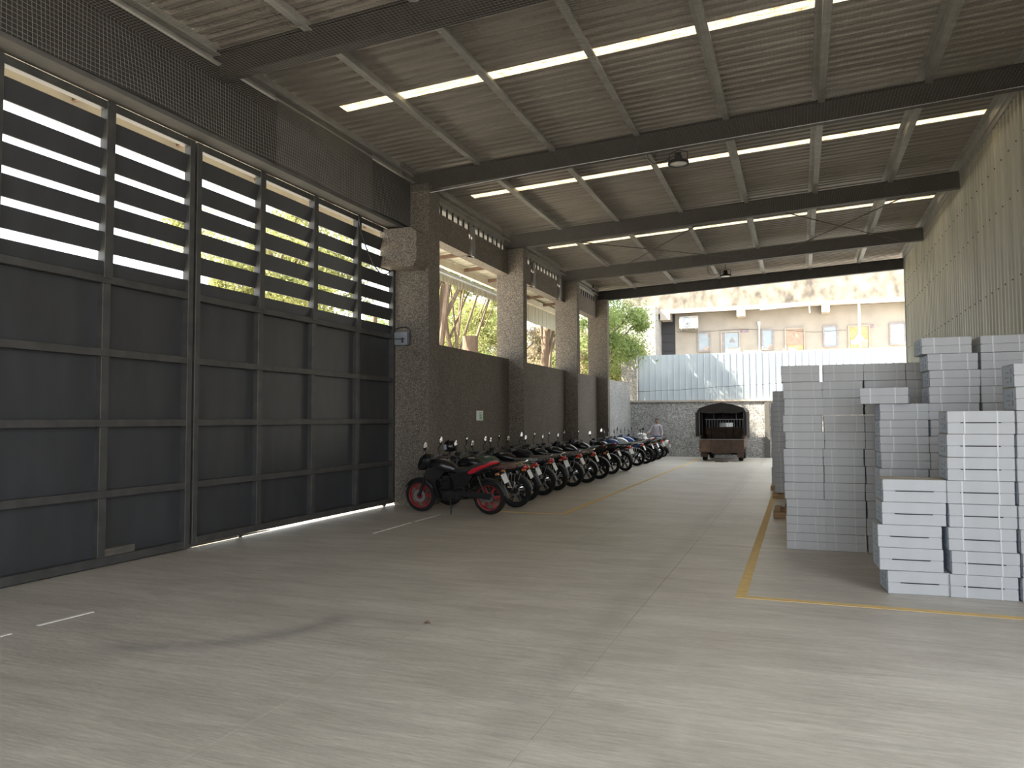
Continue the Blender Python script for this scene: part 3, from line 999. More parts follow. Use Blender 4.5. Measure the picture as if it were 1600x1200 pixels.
def f_engine():
    mb = MB()
    mb.cbox(-0.17, 0.20, -0.13, 0.13, 0.25, 0.46, 0.03)
    mb.lathe([(0.0, 0.15), (0.085, 0.15), (0.10, 0.12), (0.10, -0.12), (0.085, -0.15), (0.0, -0.15)], (0.02, 0, 0.355), 'y', 18)
    for k in range(6):
        mb.cbox(0.03, 0.22, -0.10, 0.10, 0.46 + k * 0.035, 0.478 + k * 0.035, 0.004)
    mb.cbox(0.06, 0.19, -0.075, 0.075, 0.45, 0.70, 0.01)
    return mb


def f_exhaust():
    mb = MB().tube([(0.20, -0.06, 0.58), (0.30, -0.09, 0.50), (0.28, -0.13, 0.30), (0.05, -0.15, 0.22), (-0.25, -0.16, 0.26)], 0.022, 8)
    mb.tube([(-0.25, -0.16, 0.26), (-0.32, -0.165, 0.275), (-0.80, -0.175, 0.37), (-0.84, -0.175, 0.378)], [0.025, 0.052, 0.056, 0.03], 10)
    return mb


def f_tank(sport):
    if sport:
        return MB().loft([(0.46, 0.86, 0.05, 0.06), (0.42, 0.87, 0.13, 0.11), (0.30, 0.88, 0.17, 0.13), (0.14, 0.87, 0.16, 0.125), (0.0, 0.83, 0.11, 0.09), (-0.08, 0.79, 0.08, 0.05)], 14, 2.8)
    return MB().loft([(0.43, 0.86, 0.06, 0.06), (0.38, 0.87, 0.12, 0.09), (0.24, 0.88, 0.145, 0.105), (0.06, 0.86, 0.14, 0.10), (-0.06, 0.83, 0.10, 0.06)], 14, 2.6)


def f_seat(sport):
    if sport:
        return MB().loft([(0.0, 0.80, 0.08, 0.03), (-0.10, 0.79, 0.13, 0.04), (-0.30, 0.80, 0.14, 0.04), (-0.37, 0.83, 0.13, 0.05), (-0.42, 0.87, 0.12, 0.035), (-0.66, 0.93, 0.10, 0.03), (-0.72, 0.94, 0.07, 0.02)], 12, 3)
    return MB().loft([(-0.02, 0.80, 0.09, 0.03), (-0.12, 0.785, 0.13, 0.045), (-0.40, 0.79, 0.14, 0.05), (-0.70, 0.81, 0.13, 0.045), (-0.76, 0.815, 0.10, 0.03)], 12, 3.2)


def f_tail(sport):
    if sport:
        return MB().loft([(-0.26, 0.72, 0.10, 0.05), (-0.40, 0.79, 0.125, 0.07), (-0.60, 0.87, 0.115, 0.055), (-0.80, 0.94, 0.07, 0.035), (-0.86, 0.955, 0.05, 0.02)], 12, 2.5)
    return MB().loft([(-0.30, 0.70, 0.11, 0.05), (-0.55, 0.735, 0.125, 0.055), (-0.80, 0.785, 0.11, 0.05), (-0.90, 0.81, 0.08, 0.035)], 12, 2.6)


def f_side(s_):
    mb = MB()
    if True:
        mb.prism([(0.02, 0.74), (-0.10, 0.50), (-0.26, 0.52), (-0.42, 0.72), (-0.30, 0.78)], 'y', s_ * 0.115 - 0.02, s_ * 0.115 + 0.02)
    return mb


def f_shroud(s_):
    mb = MB()
    if True:
        mb.prism([(0.44, 0.86), (0.52, 0.72), (0.36, 0.56), (0.18, 0.70), (0.10, 0.80)], 'y', s_ * 0.15 - 0.012, s_ * 0.15 + 0.012)
    return mb


def f_head(sport):
    x = XF - 0.15
    if sport:
        return MB().loft([(x - 0.10, 0.96, 0.09, 0.12), (x, 0.94, 0.125, 0.15), (x + 0.09, 0.90, 0.11, 0.13), (x + 0.15, 0.85, 0.07, 0.07)], 12, 2.4)
    return MB().lathe([(0.0, -0.09), (0.05, -0.085), (0.085, -0.03), (0.095, 0.03), (0.085, 0.04)], (x + 0.03, 0, 0.90), 'x', 18)


def f_lens(sport):
    x = XF - 0.15
    if sport:
        return MB().loft([(x + 0.09, 0.87, 0.085, 0.06), (x + 0.145, 0.85, 0.075, 0.055), (x + 0.16, 0.85, 0.05, 0.035)], 12, 2.4)
    return MB().lathe([(0.086, 0.035), (0.06, 0.055), (0.0, 0.062)], (x + 0.03, 0, 0.90), 'x', 18)


def f_bar():
    x = XF - 0.26
    return MB().tube([(x - 0.13, -0.36, 1.0), (x - 0.06, -0.24, 1.03), (x + 0.02, -0.09, 0.985), (x + 0.02, 0.09, 0.985), (x - 0.06, 0.24, 1.03), (x - 0.13, 0.36, 1.0)], 0.012, 8)


def f_grip():
    x = XF - 0.26
    mb = MB()
    for s_ in (-1, 1):
        mb.tube([(x - 0.09, s_ * 0.28, 1.02), (x - 0.14, s_ * 0.385, 0.995)], 0.018, 8)
        mb.tube([(x - 0.05, s_ * 0.25, 1.03), (x + 0.0, s_ * 0.32, 1.03), (x - 0.04, s_ * 0.40, 1.01)], 0.006, 5)
    mb.cbox(x - 0.03, x + 0.08, -0.07, 0.07, 1.0, 1.07, 0.015)
    return mb


def f_mirror_stem(s_):
    x = XF - 0.26
    return MB().tube([(x - 0.06, s_ * 0.22, 1.03), (x - 0.02, s_ * 0.26, 1.14), (x - 0.05, s_ * 0.31, 1.22)], 0.007, 6)


def f_mirror_shell(s_):
    x = XF - 0.26
    T = Matrix.Translation((x - 0.05, s_ * 0.325, 1.275)) @ Matrix.Rotation(s_ * -0.06, 4, 'Z') @ Matrix.Scale(1.0, 4)
    return MB().loft([(0.03, 0, 0.02, 0.025), (0.02, 0, 0.045, 0.06), (0.0, 0, 0.065, 0.085), (-0.004, 0, 0.06, 0.08)], 14, 2.3, T)


def f_mirror_face(s_):
    x = XF - 0.26
    T = Matrix.Translation((x - 0.05, s_ * 0.325, 1.275)) @ Matrix.Rotation(s_ * -0.06, 4, 'Z') @ Matrix.Rotation(-0.12, 4, 'Y')
    return MB().loft([(-0.003, 0, 0.06, 0.08), (-0.007, 0, 0.059, 0.079)], 14, 2.3, T)


def f_shock():
    mb = MB()
    for s_ in (-0.13, 0.13):
        mb.tube([(XB + 0.02, s_, WR + 0.03), (XB + 0.16, s_, 0.72)], 0.013, 6)
        a, b = Vector((XB + 0.04, s_, WR + 0.10)), Vector((XB + 0.14, s_, 0.66))
        for k in range(7):
            p = a.lerp(b, k / 6)
            q = a.lerp(b, k / 6 + 0.06)
            mb.tube([p, q], 0.028, 8)
    return mb


def f_chainguard():
    return MB().prism([(XB - 0.10, WR + 0.10), (XB - 0.10, WR + 0.03), (-0.15, 0.36), (-0.15, 0.44)], 'y', 0.135, 0.155)


def f_saree():
    mb = MB()
    mb.tube([(XB + 0.20, 0.17, 0.70), (XB + 0.24, 0.19, 0.36), (XB + 0.04, 0.19, 0.34), (XB - 0.12, 0.18, 0.56), (XB - 0.16, 0.16, 0.70)], 0.009, 5)
    for k in range(4):
        f = (k + 1) / 5
        mb.tube([(XB + 0.22 - 0.30 * f, 0.185, 0.38 + 0.08 * f), (XB + 0.20 - 0.32 * f, 0.17, 0.70)], 0.006, 4)
    return mb


def f_rail():
    mb = MB()
    mb.tube([(-0.52, 0.15, 0.77), (-0.66, 0.16, 0.85), (-0.86, 0.14, 0.90), (-0.93, 0.08, 0.91), (-0.93, -0.08, 0.91), (-0.86, -0.14, 0.90), (-0.66, -0.16, 0.85), (-0.52, -0.15, 0.77)], 0.013, 7)
    mb.tube([(-0.80, 0.145, 0.89), (-0.80, 0.11, 0.82)], 0.009, 5)
    mb.tube([(-0.80, -0.145, 0.89), (-0.80, -0.11, 0.82)], 0.009, 5)
    return mb


def f_taillamp(sport):
    if sport:
        return MB().loft([(-0.80, 0.925, 0.06, 0.022), (-0.89, 0.945, 0.05, 0.02), (-0.90, 0.95, 0.03, 0.012)], 10, 2.5)
    return MB().loft([(-0.86, 0.79, 0.085, 0.045), (-0.95, 0.795, 0.075, 0.04), (-0.965, 0.795, 0.05, 0.025)], 10, 3)


def f_plate():
    T = Matrix.Translation((-1.0, 0, 0.66)) @ Matrix.Rotation(math.radians(24), 4, 'Y')
    return MB().cbox(-0.004, 0.004, -0.10, 0.10, -0.085, 0.085, 0.002, T)


def f_platemark():
    T = Matrix.Translation((-1.0, 0, 0.66)) @ Matrix.Rotation(math.radians(24), 4, 'Y')
    mb = MB()
    for r in range(2):
        for k in range(4):
            mb.box(-0.0055, -0.004, -0.075 + k * 0.042, -0.05 + k * 0.042, 0.012 - r * 0.065, 0.058 - r * 0.065, T)
    return mb


def f_rearguard():
    mb = arc_guard(XB, WR, WR + 0.035, 0.075, 62, 172, 14)
    mb.tube([(XB - 0.12, 0, 0.70), (-0.985, 0, 0.70)], 0.02, 6)
    return mb


def f_ind(s_):
    return MB().loft([(-0.88, 0.0, 0.018, 0.018), (-0.91, 0.0, 0.03, 0.025), (-0.95, 0, 0.025, 0.02)], 8, 2, Matrix.Translation((0, s_ * 0.15, 0.76)))


def f_indstem():
    return MB().tube([(-0.88, -0.15, 0.76), (-0.88, 0.15, 0.76)], 0.008, 5)


def f_stand():
    return MB().tube([(0.02, 0.13, 0.27), (-0.02, 0.22, 0.12), (-0.03, 0.27, -0.012), (-0.07, 0.275, -0.012)], 0.012, 6)


def f_pegs():
    mb = MB().tube([(-0.02, -0.24, 0.30), (-0.02, 0.24, 0.30)], 0.014, 6)
    mb.tube([(-0.36, -0.22, 0.44), (-0.36, 0.22, 0.44)], 0.013, 6)
    mb.tube([(0.06, 0.17, 0.32), (0.20, 0.19, 0.28), (0.22, 0.23, 0.28)], 0.008, 5)
    return mb


def motorcycle(x, y, yaw, label, sport=False, tank='black', seat='blackseat', tail='black', rail='blackmatt', rims='rimdark', shroud='black', guard='blackmatt', lean=7, steer=0, saree=True, pad=None, scale=1.0):
    t = empty('motorcycle', (x, y, 0), (0, 0, 0), label=label, cat='motorcycle', group='motorcycles parked along the pebble-dash wall')
    t.rotation_mode = 'XYZ'
    t.rotation_euler = (math.radians(-lean), 0, yaw)
    t.scale = (scale,) * 3
    k = 'sport_' if sport else 'commuter_'
    for nm, cx, w in (('front_wheel', XF, 0.085), ('rear_wheel', XB, 0.115)):
        r_ = obj(nm, bm('rim_%s' % nm, lambda: rim(w)), rims, t, loc=(cx, 0, WR))
        obj('tyre', bm('tyre_%s' % nm, lambda: tyre(w)), 'rubber', r_)
        obj('brake', bm('brake_%s' % nm, lambda: MB().lathe([(0.06, 0.055), (0.12, 0.055), (0.12, 0.06), (0.06, 0.06)] if nm == 'front_wheel' else [(0.0, -0.06), (0.075, -0.06), (0.085, -0.03), (0.085, 0.03), (0.075, 0.06), (0, 0.06)], (0, 0, 0), 'y', 20)), 'alu', r_)
    obj('fork', bm('fork', f_fork), 'alu' if not sport else 'blackmatt', t)
    obj('front_mudguard', bm('front_mudguard', lambda: arc_guard(XF, WR, WR + 0.02, 0.06, 30, 150)), tank if not sport else 'blackmatt', t)
    obj('frame', bm('frame', f_frame), 'blackmatt', t)
    obj('engine', bm('engine', f_engine), 'engine', t)
    obj('exhaust', bm('exhaust', f_exhaust), 'chrome' if not sport else 'blackmatt', t)
    obj('fuel_tank', bm(k + 'tank', lambda: f_tank(sport)), tank, t)
    if sport:
        for s_, nm in ((-1, 'r'), (1, 'l')):
            obj('tank_shroud', bm('tank_shroud_' + nm, lambda: f_shroud(s_)), shroud, t)
    obj('seat', bm(k + 'seat', lambda: f_seat(sport)), seat, t)
    obj('tail_cowl', bm(k + 'tail', lambda: f_tail(sport)), tail, t)
    for s_, nm in ((-1, 'r'), (1, 'l')):
        obj('side_panel', bm('side_panel_' + nm, lambda: f_side(s_)), tank, t)
    h_ = obj('headlamp', bm(k + 'head', lambda: f_head(sport)), tank if sport else 'blackmatt', t)
    obj('lens', bm(k + 'lens', lambda: f_lens(sport)), 'glass', h_)
    hb = obj('handlebar', bm('handlebar', f_bar), 'alu', t)
    obj('grips', bm('grips', f_grip), 'blackmatt', hb)
    for s_, nm in ((-1, 'r'), (1, 'l')):
        m_ = obj('mirror', bm('mirror_shell_' + nm, lambda: f_mirror_shell(s_)), 'blackmatt', t)
        obj('stem', bm('mirror_stem_' + nm, lambda: f_mirror_stem(s_)), 'blackmatt', m_)
        obj('mirror_face', bm('mirror_face_' + nm, lambda: f_mirror_face(s_)), 'mirror', m_)
    obj('shock_absorber', bm('shock', f_shock), 'blackmatt' if sport else 'alu', t)
    obj('chain_guard', bm('chain_guard', f_chainguard), 'blackmatt', t)
    if saree:
        obj('saree_guard', bm('saree', f_saree), rail, t)
    obj('grab_rail', bm('rail', f_rail), rail, t)
    obj('tail_lamp', bm(k + 'lamp', lambda: f_taillamp(sport)), 'taillens', t)
    rg = obj('rear_mudguard', bm('rear_mudguard', f_rearguard), guard, t)
    p_ = obj('number_plate', bm('plate', f_plate), 'plate', rg)
    for s_, nm in ((-1, 'r'), (1, 'l')):
        obj('indicator', bm('ind_' + nm, lambda: f_ind(s_)), 'orange', t)
    obj('indicator_bar', bm('ind_stem', f_indstem), 'blackmatt', t)
    obj('kickstand', bm('kickstand', f_stand), 'blackmatt', t)
    obj('footpegs', bm('pegs', f_pegs), 'blackmatt', t)
    if pad:
        obj('luggage_plate', MB().cbox(-0.95, -0.70, -0.11, 0.11, 0.875, 0.925, 0.015), pad, t)
    return t


bikes = [
    (-5.91, 12.66, 180, dict(sport=True, tail='red', rims='redrim', rail='blackmatt', saree=False, guard='blackmatt', label='black motorcycle with red wheels and red tail, nearest the gate pier')),
    (-5.86, 13.80, 184, dict(seat='brownseat', rail='chrome', label='black motorcycle with a maroon seat, a helmet hung on its mirror')),
    (-6.02, 15.00, 177, dict(tank='olive', tail='olive', rail='chrome', pad='greyseat', scale=0.97, label='dark olive motorcycle right behind the maroon-seated one')),
    (-6.10, 16.15, 183, dict(rail='alu', label='black motorcycle fourth from the gate pier, with a grey grab rail')),
    (-6.15, 17.55, 170, dict(tank='blackmatt', tail='blackmatt', seat='tanseat', rail='chrome', guard='blackmatt', label='dull black motorcycle with a dark brown seat and bare rear mudguard, fifth from the pier')),
    (-6.10, 18.55, 178, dict(rail='alu', label='black motorcycle with a plain grey rail, standing before the second column')),
    (-6.05, 19.70, 182, dict(seat='brownseat', rail='chrome', label='black motorcycle with maroon seat and bright rail, seventh from the pier')),
    (-6.05, 21.10, 180, dict(sport=True, tail='blackmatt', seat='greyseat', label='black motorcycle with a blue-grey seat, eighth from the pier')),
    (-6.15, 22.95, 178, dict(sport=True, tank='black', shroud='silver', tail='black', label='black motorcycle with silver tank shroud, ninth from the pier')),
    (-6.00, 24.80, 158, dict(tank='black', rail='blackmatt', label='black motorcycle parked askew with its rear turned out to the aisle')),
    (-6.25, 27.4, 180, dict(tank='blue', tail='blue', rail='chrome', label='blue motorcycle just past the askew black one')),
    (-6.20, 28.7, 182, dict(sport=True, tank='silver', tail='silver', shroud='blue', label='silver motorcycle with blue shroud near the last column')),
    (-6.25, 30.2, 178, dict(sport=True, tank='blue', tail='white', shroud='white', label='blue and white motorcycle past the last column')),
    (-6.30, 31.8, 180, dict(tank='black', seat='greyseat', rail='chrome', pad='greyseat', label='black motorcycle with grey seat pad, last before the white scooter')),
]
BK = []
for (x, y, yaw, kw) in bikes:
    BK.append(motorcycle(x, y, math.radians(yaw), **kw))

# helmet on the second bike's mirror
t = empty('helmet', (-6.50, 13.68, 1.17), (0.1, 0.15, math.radians(200)), label='black open helmet with a clear visor hung on a motorcycle mirror', cat='helmet')
mb = MB()
n, rings = 18, 9
for i in range(rings):
    ph = PI * 0.5 - i * (PI * 0.72) / (rings - 1)
    for k in range(n):
        q = 2 * PI * k / n
        mb.v.append((0.135 * math.cos(ph) * math.cos(q), 0.115 * math.cos(ph) * math.sin(q), 0.135 * math.sin(ph)))
for i in range(rings - 1):
    for k in range(n):
        q = 2 * PI * (k + 0.5) / n
        if i in (4, 5) and abs(((q + PI) % (2 * PI)) - PI) < 1.0:
            continue
        mb.f.append((i * n + k, i * n + (k + 1) % n, i * n + n + (k + 1) % n, i * n + n + k))
obj('shell', mb, 'black', t, True)
obj('liner', MB().loft([(-0.12, -0.01, 0.03, 0.03), (-0.08, -0.01, 0.085, 0.09), (0.0, -0.01, 0.10, 0.10), (0.06, -0.01, 0.085, 0.085), (0.085, -0.01, 0.04, 0.04)], 12, 2.2), 'blackmatt', t, True)
mb = MB().lathe([(0.140, 0.02), (0.145, -0.03), (0.139, -0.075)], (0, 0, 0.02), 'z', 10, a0=-1.1, a1=1.1)
obj('visor', mb, 'glass', t, True)
obj('chin_strap', MB().tube([(0.02, 0.09, -0.08), (0.05, 0.05, -0.17), (0.05, -0.05, -0.17), (0.02, -0.09, -0.08)], 0.008, 5), 'cable', t)


# scooter at the end of the row
def scooter(x, y, yaw, label):
    t = empty('scooter', (x, y, 0), (math.radians(-5), 0, yaw), label=label, cat='scooter')
    S = 0.225

    def wheel(nm, cx):
        r_ = obj(nm, MB().lathe([(0.0, -0.04), (0.05, -0.045), (S - 0.08, -0.03), (S - 0.06, -0.045), (S - 0.06, 0.045), (S - 0.08, 0.03), (0.05, 0.045), (0, 0.04)], (0, 0, 0), 'y', 24), 'alu', t, True, loc=(cx, 0, S))
        w = 0.09
        obj('tyre', MB().lathe([(S - 0.07, -w * .4), (S - 0.04, -w * .5), (S - 0.01, -w * .35), (S, 0), (S - 0.01, w * .35), (S - 0.04, w * .5), (S - 0.07, w * .4)], (0, 0, 0), 'y', 24, close=True), 'rubber', r_, True)
    wheel('front_wheel', 0.62)
    wheel('rear_wheel', -0.62)
    obj('body', MB().loft([(-0.02, 0.42, 0.12, 0.16), (-0.15, 0.52, 0.17, 0.20), (-0.40, 0.56, 0.20, 0.20), (-0.65, 0.60, 0.18, 0.17), (-0.85, 0.66, 0.11, 0.10), (-0.92, 0.68, 0.06, 0.05)], 14, 2.6), 'white', t, True)
    obj('footboard', MB().cbox(-0.1, 0.42, -0.16, 0.16, 0.24, 0.32, 0.03), 'blackmatt', t)
    obj('apron', MB().loft([(0.34, 0.60, 0.19, 0.32), (0.42, 0.62, 0.20, 0.34), (0.50, 0.66, 0.14, 0.28), (0.56, 0.70, 0.06, 0.16)], 14, 2.6), 'white', t, True)
    obj('front_mudguard', MB().add(arc_guard(0.62, S, S + 0.03, 0.07, 20, 150).v, arc_guard(0.62, S, S + 0.03, 0.07, 20, 150).f), 'white', t, True)
    h = obj('headset', MB().loft([(0.26, 1.0, 0.10, 0.05), (0.34, 1.0, 0.16, 0.09), (0.44, 0.98, 0.13, 0.09), (0.50, 0.97, 0.06, 0.05)], 12, 2.4), 'white', t, True)
    obj('headlamp_lens', MB().loft([(0.46, 0.975, 0.09, 0.06), (0.51, 0.97, 0.06, 0.045)], 12, 2.3), 'glass', h, True)
    obj('handlebar', MB().tube([(0.24, -0.36, 1.0), (0.32, -0.1, 1.02), (0.32, 0.1, 1.02), (0.24, 0.36, 1.0)], 0.017, 8), 'blackmatt', t)
    for s_ in (-1, 1):
        m_ = obj('mirror', MB().loft([(0.03, 0, 0.03, 0.03), (0.0, 0, 0.07, 0.055), (-0.006, 0, 0.065, 0.05)], 12, 2.3, Matrix.Translation((0.28, s_ * 0.30, 1.24))), 'blackmatt', t, True)
        obj('stem', MB().tube([(0.3, s_ * 0.18, 1.03), (0.29, s_ * 0.28, 1.2)], 0.007, 5), 'blackmatt', m_)
    obj('seat', MB().loft([(0.0, 0.76, 0.10, 0.03), (-0.12, 0.765, 0.15, 0.05), (-0.45, 0.79, 0.16, 0.05), (-0.80, 0.83, 0.12, 0.035)], 12, 3), 'blackseat', t, True)
    obj('grab_rail', MB().tube([(-0.62, 0.16, 0.80), (-0.92, 0.12, 0.88), (-0.92, -0.12, 0.88), (-0.62, -0.16, 0.80)], 0.014, 6), 'alu', t)
    obj('tail_lamp', MB().loft([(-0.86, 0.69, 0.09, 0.05), (-0.95, 0.68, 0.06, 0.03)], 10, 2.5), 'taillens', t, True)
    obj('rear_mudguard', MB().add(arc_guard(-0.62, S, S + 0.05, 0.07, 90, 190).v, arc_guard(-0.62, S, S + 0.05, 0.07, 90, 190).f), 'blackmatt', t, True)
    obj('number_plate', MB().cbox(-0.97, -0.962, -0.1, 0.1, 0.44, 0.58, 0.002), 'plate', t)
    obj('stand', MB().tube([(-0.1, 0.14, 0.24), (-0.13, 0.22, 0.02), (-0.16, 0.22, 0.02)], 0.012, 5), 'blackmatt', t)
    return t


scooter(-6.35, 34.05, math.radians(176), 'white scooter last in the row, against the back wall')
scooter(-6.75, 33.0, math.radians(20), 'white scooter facing out behind the motorcycles, beside the standing man')


# ------------------------------------------------------------------ the man
def person():
    t = empty('person', (-5.9, 33.6, 0), (0, 0, math.radians(-8)), label='man in a pale checked shirt and jeans standing behind the last parked bikes', cat='person')
    J = {  # joint: (position, radius) ; faces -y
        'pelvis': ((0, 0, 0.93), 0.135), 'waist': ((0, 0.0, 1.06), 0.125), 'chest': ((0, -0.01, 1.27), 0.15), 'collar': ((0, 0.0, 1.42), 0.10), 'neck': ((0, -0.005, 1.49), 0.052), 'skull0': ((0, -0.02, 1.55), 0.062),
        'skull1': ((0, -0.015, 1.62), 0.088), 'skull2': ((0, 0.0, 1.68), 0.06),
        'shl': ((-0.17, 0, 1.39), 0.065), 'ell': ((-0.30, -0.06, 1.14), 0.045), 'wrl': ((-0.36, -0.28, 1.06), 0.031),
        'shr': ((0.17, 0, 1.39), 0.065), 'elr': ((0.24, 0.02, 1.11), 0.045), 'wrr': ((0.25, -0.12, 0.90), 0.031),
        'hipl': ((-0.095, 0, 0.88), 0.10), 'knl': ((-0.10, -0.02, 0.49), 0.064), 'anl': ((-0.105, 0.0, 0.085), 0.042), 'tol': ((-0.115, -0.16, 0.04), 0.035),
        'hipr': ((0.095, 0, 0.88), 0.10), 'knr': ((0.10, -0.03, 0.49), 0.064), 'anr': ((0.105, 0.02, 0.085), 0.042), 'tor': ((0.115, -0.14, 0.04), 0.035)}
    E_ = ['pelvis waist', 'waist chest', 'chest collar', 'collar neck', 'neck skull0', 'skull0 skull1', 'skull1 skull2', 'collar shl', 'shl ell', 'ell wrl', 'collar shr', 'shr elr', 'elr wrr',
          'pelvis hipl', 'hipl knl', 'knl anl', 'anl tol', 'pelvis hipr', 'hipr knr', 'knr anr', 'anr tor']
    names = list(J)
    vs = [J[k][0] for k in names]
    rad = [J[k][1] for k in names]
    ed = [tuple(names.index(q) for q in e.split()) for e in E_]
    # fingers: four and a thumb on each hand, rooted in a palm joint
    for w_, d_, side in (('wrl', Vector((-0.1, -0.95, -0.25)), -1), ('wrr', Vector((0.1, -0.5, -0.8)), 1)):
        w = Vector(J[w_][0])
        d = d_.normalized()
        u = Vector((1, 0, 0)) * side
        palm = w + d * 0.085
        vs.append(tuple(palm))
        rad.append(0.030)
        pi = len(vs) - 1
        ed.append((names.index(w_), pi))
        for k, ln in enumerate((0.068, 0.078, 0.072, 0.056)):
            a = palm + u * (k - 1.5) * 0.021 + d * 0.02
            b = a + d * ln * 0.55
            c = b + (d * 0.6 + Vector((0, 0, -0.8))) * ln * 0.5
            i0 = len(vs)
            vs += [tuple(a), tuple(b), tuple(c)]
            rad += [0.010, 0.009, 0.008]
            ed += [(pi, i0), (i0, i0 + 1), (i0 + 1, i0 + 2)]
        a = w + d * 0.04 - u * 0.035
        i0 = len(vs)
        vs += [tuple(a), tuple(a + d * 0.035 - u * 0.02)]
        rad += [0.011, 0.009]
        ed += [(pi, i0), (i0, i0 + 1)]
    me = D.meshes.new('body_skeleton')
    me.from_pydata(vs, ed, [])
    o = D.objects.new('body_tmp', me)
    COL.objects.link(o)
    md = o.modifiers.new('skin', 'SKIN')
    md.use_smooth_shade = True
    o.modifiers.new('sub', 'SUBSURF').levels = 2
    for i, v in enumerate(me.skin_vertices[0].data):
        q = rad[i]
        v.radius = (q, q * (0.78 if names[i] in ('pelvis', 'waist', 'chest', 'collar') else 1.0)) if i < len(names) else (q, q)
        v.use_root = (i == 0)
    dg = bpy.context.evaluated_depsgraph_get()
    dg.update()
    m2 = D.meshes.new_from_object(o.evaluated_get(dg))
    D.objects.remove(o)
    for k in ('skin', 'shirt', 'jeans', 'blackmatt'):
        m2.materials.append(MT[k])
    for p in m2.polygons:
        c = p.center
        if c.z < 0.11:
            p.material_index = 3
        elif c.z < 0.95 and abs(c.x) < 0.21 and c.y > -0.11:
            p.material_index = 2
        elif c.z < 1.455 and not (c.y < -0.20 or (c.x > 0.2 and c.z < 1.0)):
            p.material_index = 1
        else:
            p.material_index = 0
        p.use_smooth = True
    m2.name = 'body'
    b = D.objects.new('body', m2)
    link(b, t)
    hair = MB()
    n, rings = 16, 7
    for i in range(rings):
        for k in range(n):
            q = 2 * PI * k / n
            front = max(0.0, -math.sin(q)) ** 0.7
            lo = math.radians(-28 + 62 * front)
            ph = PI / 2 - i / (rings - 1) * (PI / 2 - lo)
            hair.v.append((0.081 * math.cos(ph) * math.cos(q), -0.010 + 0.089 * math.cos(ph) * math.sin(q), 1.640 + 0.083 * math.sin(ph)))
    for i in range(rings - 1):
        for k in range(n):
            hair.f.append((i * n + k, i * n + (k + 1) % n, i * n + n + (k + 1) % n, i * n + n + k))
    obj('hair', hair, 'hair', b, True)
    obj('nose', MB().tube([(0, -0.098, 1.625), (0, -0.115, 1.59), (0, -0.10, 1.585)], [0.008, 0.014, 0.01], 6), 'skin', b, True)
    for s_ in (-1, 1):
        obj('eye', MB().loft([(-0.012, 0, 0.004, 0.004), (0, 0, 0.008, 0.008), (0.012, 0, 0.004, 0.004)], 8, 2, Matrix.Translation((s_ * 0.032, -0.095, 1.625))), 'hair', b, True)
        obj('ear', MB().loft([(-0.008, 0, 0.014, 0.024), (0.008, 0, 0.012, 0.022)], 8, 2, Matrix.Translation((s_ * 0.088, 0.0, 1.615))), 'skin', b, True)
    obj('mouth', MB().box(-0.022, 0.022, -0.094, -0.086, 1.552, 1.558), 'posterrust', b)
    obj('moustache', MB().cbox(-0.026, 0.026, -0.098, -0.085, 1.565, 1.576, 0.002), 'hair', b)


person()

# ------------------------------------------------------------------ the truck
t = empty('tarped_truck', (-2.93, 31.3, 0), (0, 0, 0), label='small brown goods truck with a dark tarpaulin cover, seen from behind', cat='truck')
W = 0.80
mb = MB()
arch = [(-0.95, 1.02), (-0.95, 1.98), (-0.88, 2.12), (-0.45, 2.26), (0, 2.34), (0.45, 2.26), (0.86, 2.12), (0.93, 1.98), (0.95, 1.02)]
inner = [(-0.88, 1.02), (-0.88, 1.95), (-0.83, 2.06), (-0.43, 2.20), (0, 2.28), (0.43, 2.20), (0.81, 2.06), (0.87, 1.95), (0.88, 1.02)]
n = len(arch)
for y_ in (0.0, 2.05):
    mb.v += [(a, y_, z) for a, z in arch] + [(a, y_, z) for a, z in inner]
for k in range(n - 1):
    mb.f += [(k, k + 1, 2 * n + k + 1, 2 * n + k), (n + k + 1, n + k, 3 * n + k, 3 * n + k + 1), (k + 1, k, n + k, n + k + 1), (2 * n + k, 2 * n + k + 1, 3 * n + k + 1, 3 * n + k)]
mb.f += [(0, 2 * n, 3 * n, n), (n - 1, 2 * n - 1, 4 * n - 1, 3 * n - 1)]
cv = obj('canopy', mb, 'tarp', t)
for s_, x_ in ((0, -0.95), (1, 0.95)):
    fold = []
    for k in range(9):
        fold.append((x_ + (0.03 + 0.05 * (k % 2)) * (1 if s_ else -1) * (1 if k % 2 else 0.3), 0.02 + k * 0.11))
    obj('side_flap', MB().ribbon(fold, 'z', 0.98 - 0.06 * s_, 1.95), 'tarp', cv)
obj('back_flap', MB().prism([(-0.90, 1.98), (-0.86, 2.1), (0, 2.3), (0.86, 2.1), (0.90, 1.98), (0.5, 1.90), (0, 1.94), (-0.5, 1.90)], 'y', -0.012, 0.01), 'tarp', cv)
for y_ in (0.04, 1.0):
    obj('hoop', MB().tube([(a * 0.985, y_, z - 0.0) for a, z in inner], 0.02, 6), 'alu', t)
obj('load_bed', MB().box(-W, W, 0.0, 2.05, 0.52, 0.60), 'rust', t)
for k in range(6):
    obj('side_board', MB().cbox(-0.86 + 0.0 if k < 3 else 0.80, -0.80 if k < 3 else 0.86, 0.0, 2.05, 0.60 + (k % 3) * 0.15, 0.74 + (k % 3) * 0.15, 0.005), 'rust', t)
tg = obj('tailgate', MB().cbox(-0.86, 0.86, -0.035, 0.0, 0.36, 0.86, 0.008), 'rust', t)
obj('tailgate_panel', MB().cbox(-0.84, -0.44, -0.05, -0.034, 0.38, 0.83, 0.004), 'rust2', tg)
obj('tailgate_cap', MB().box(-0.86, 0.86, -0.04, 0.02, 0.86, 0.885), 'alu', tg)
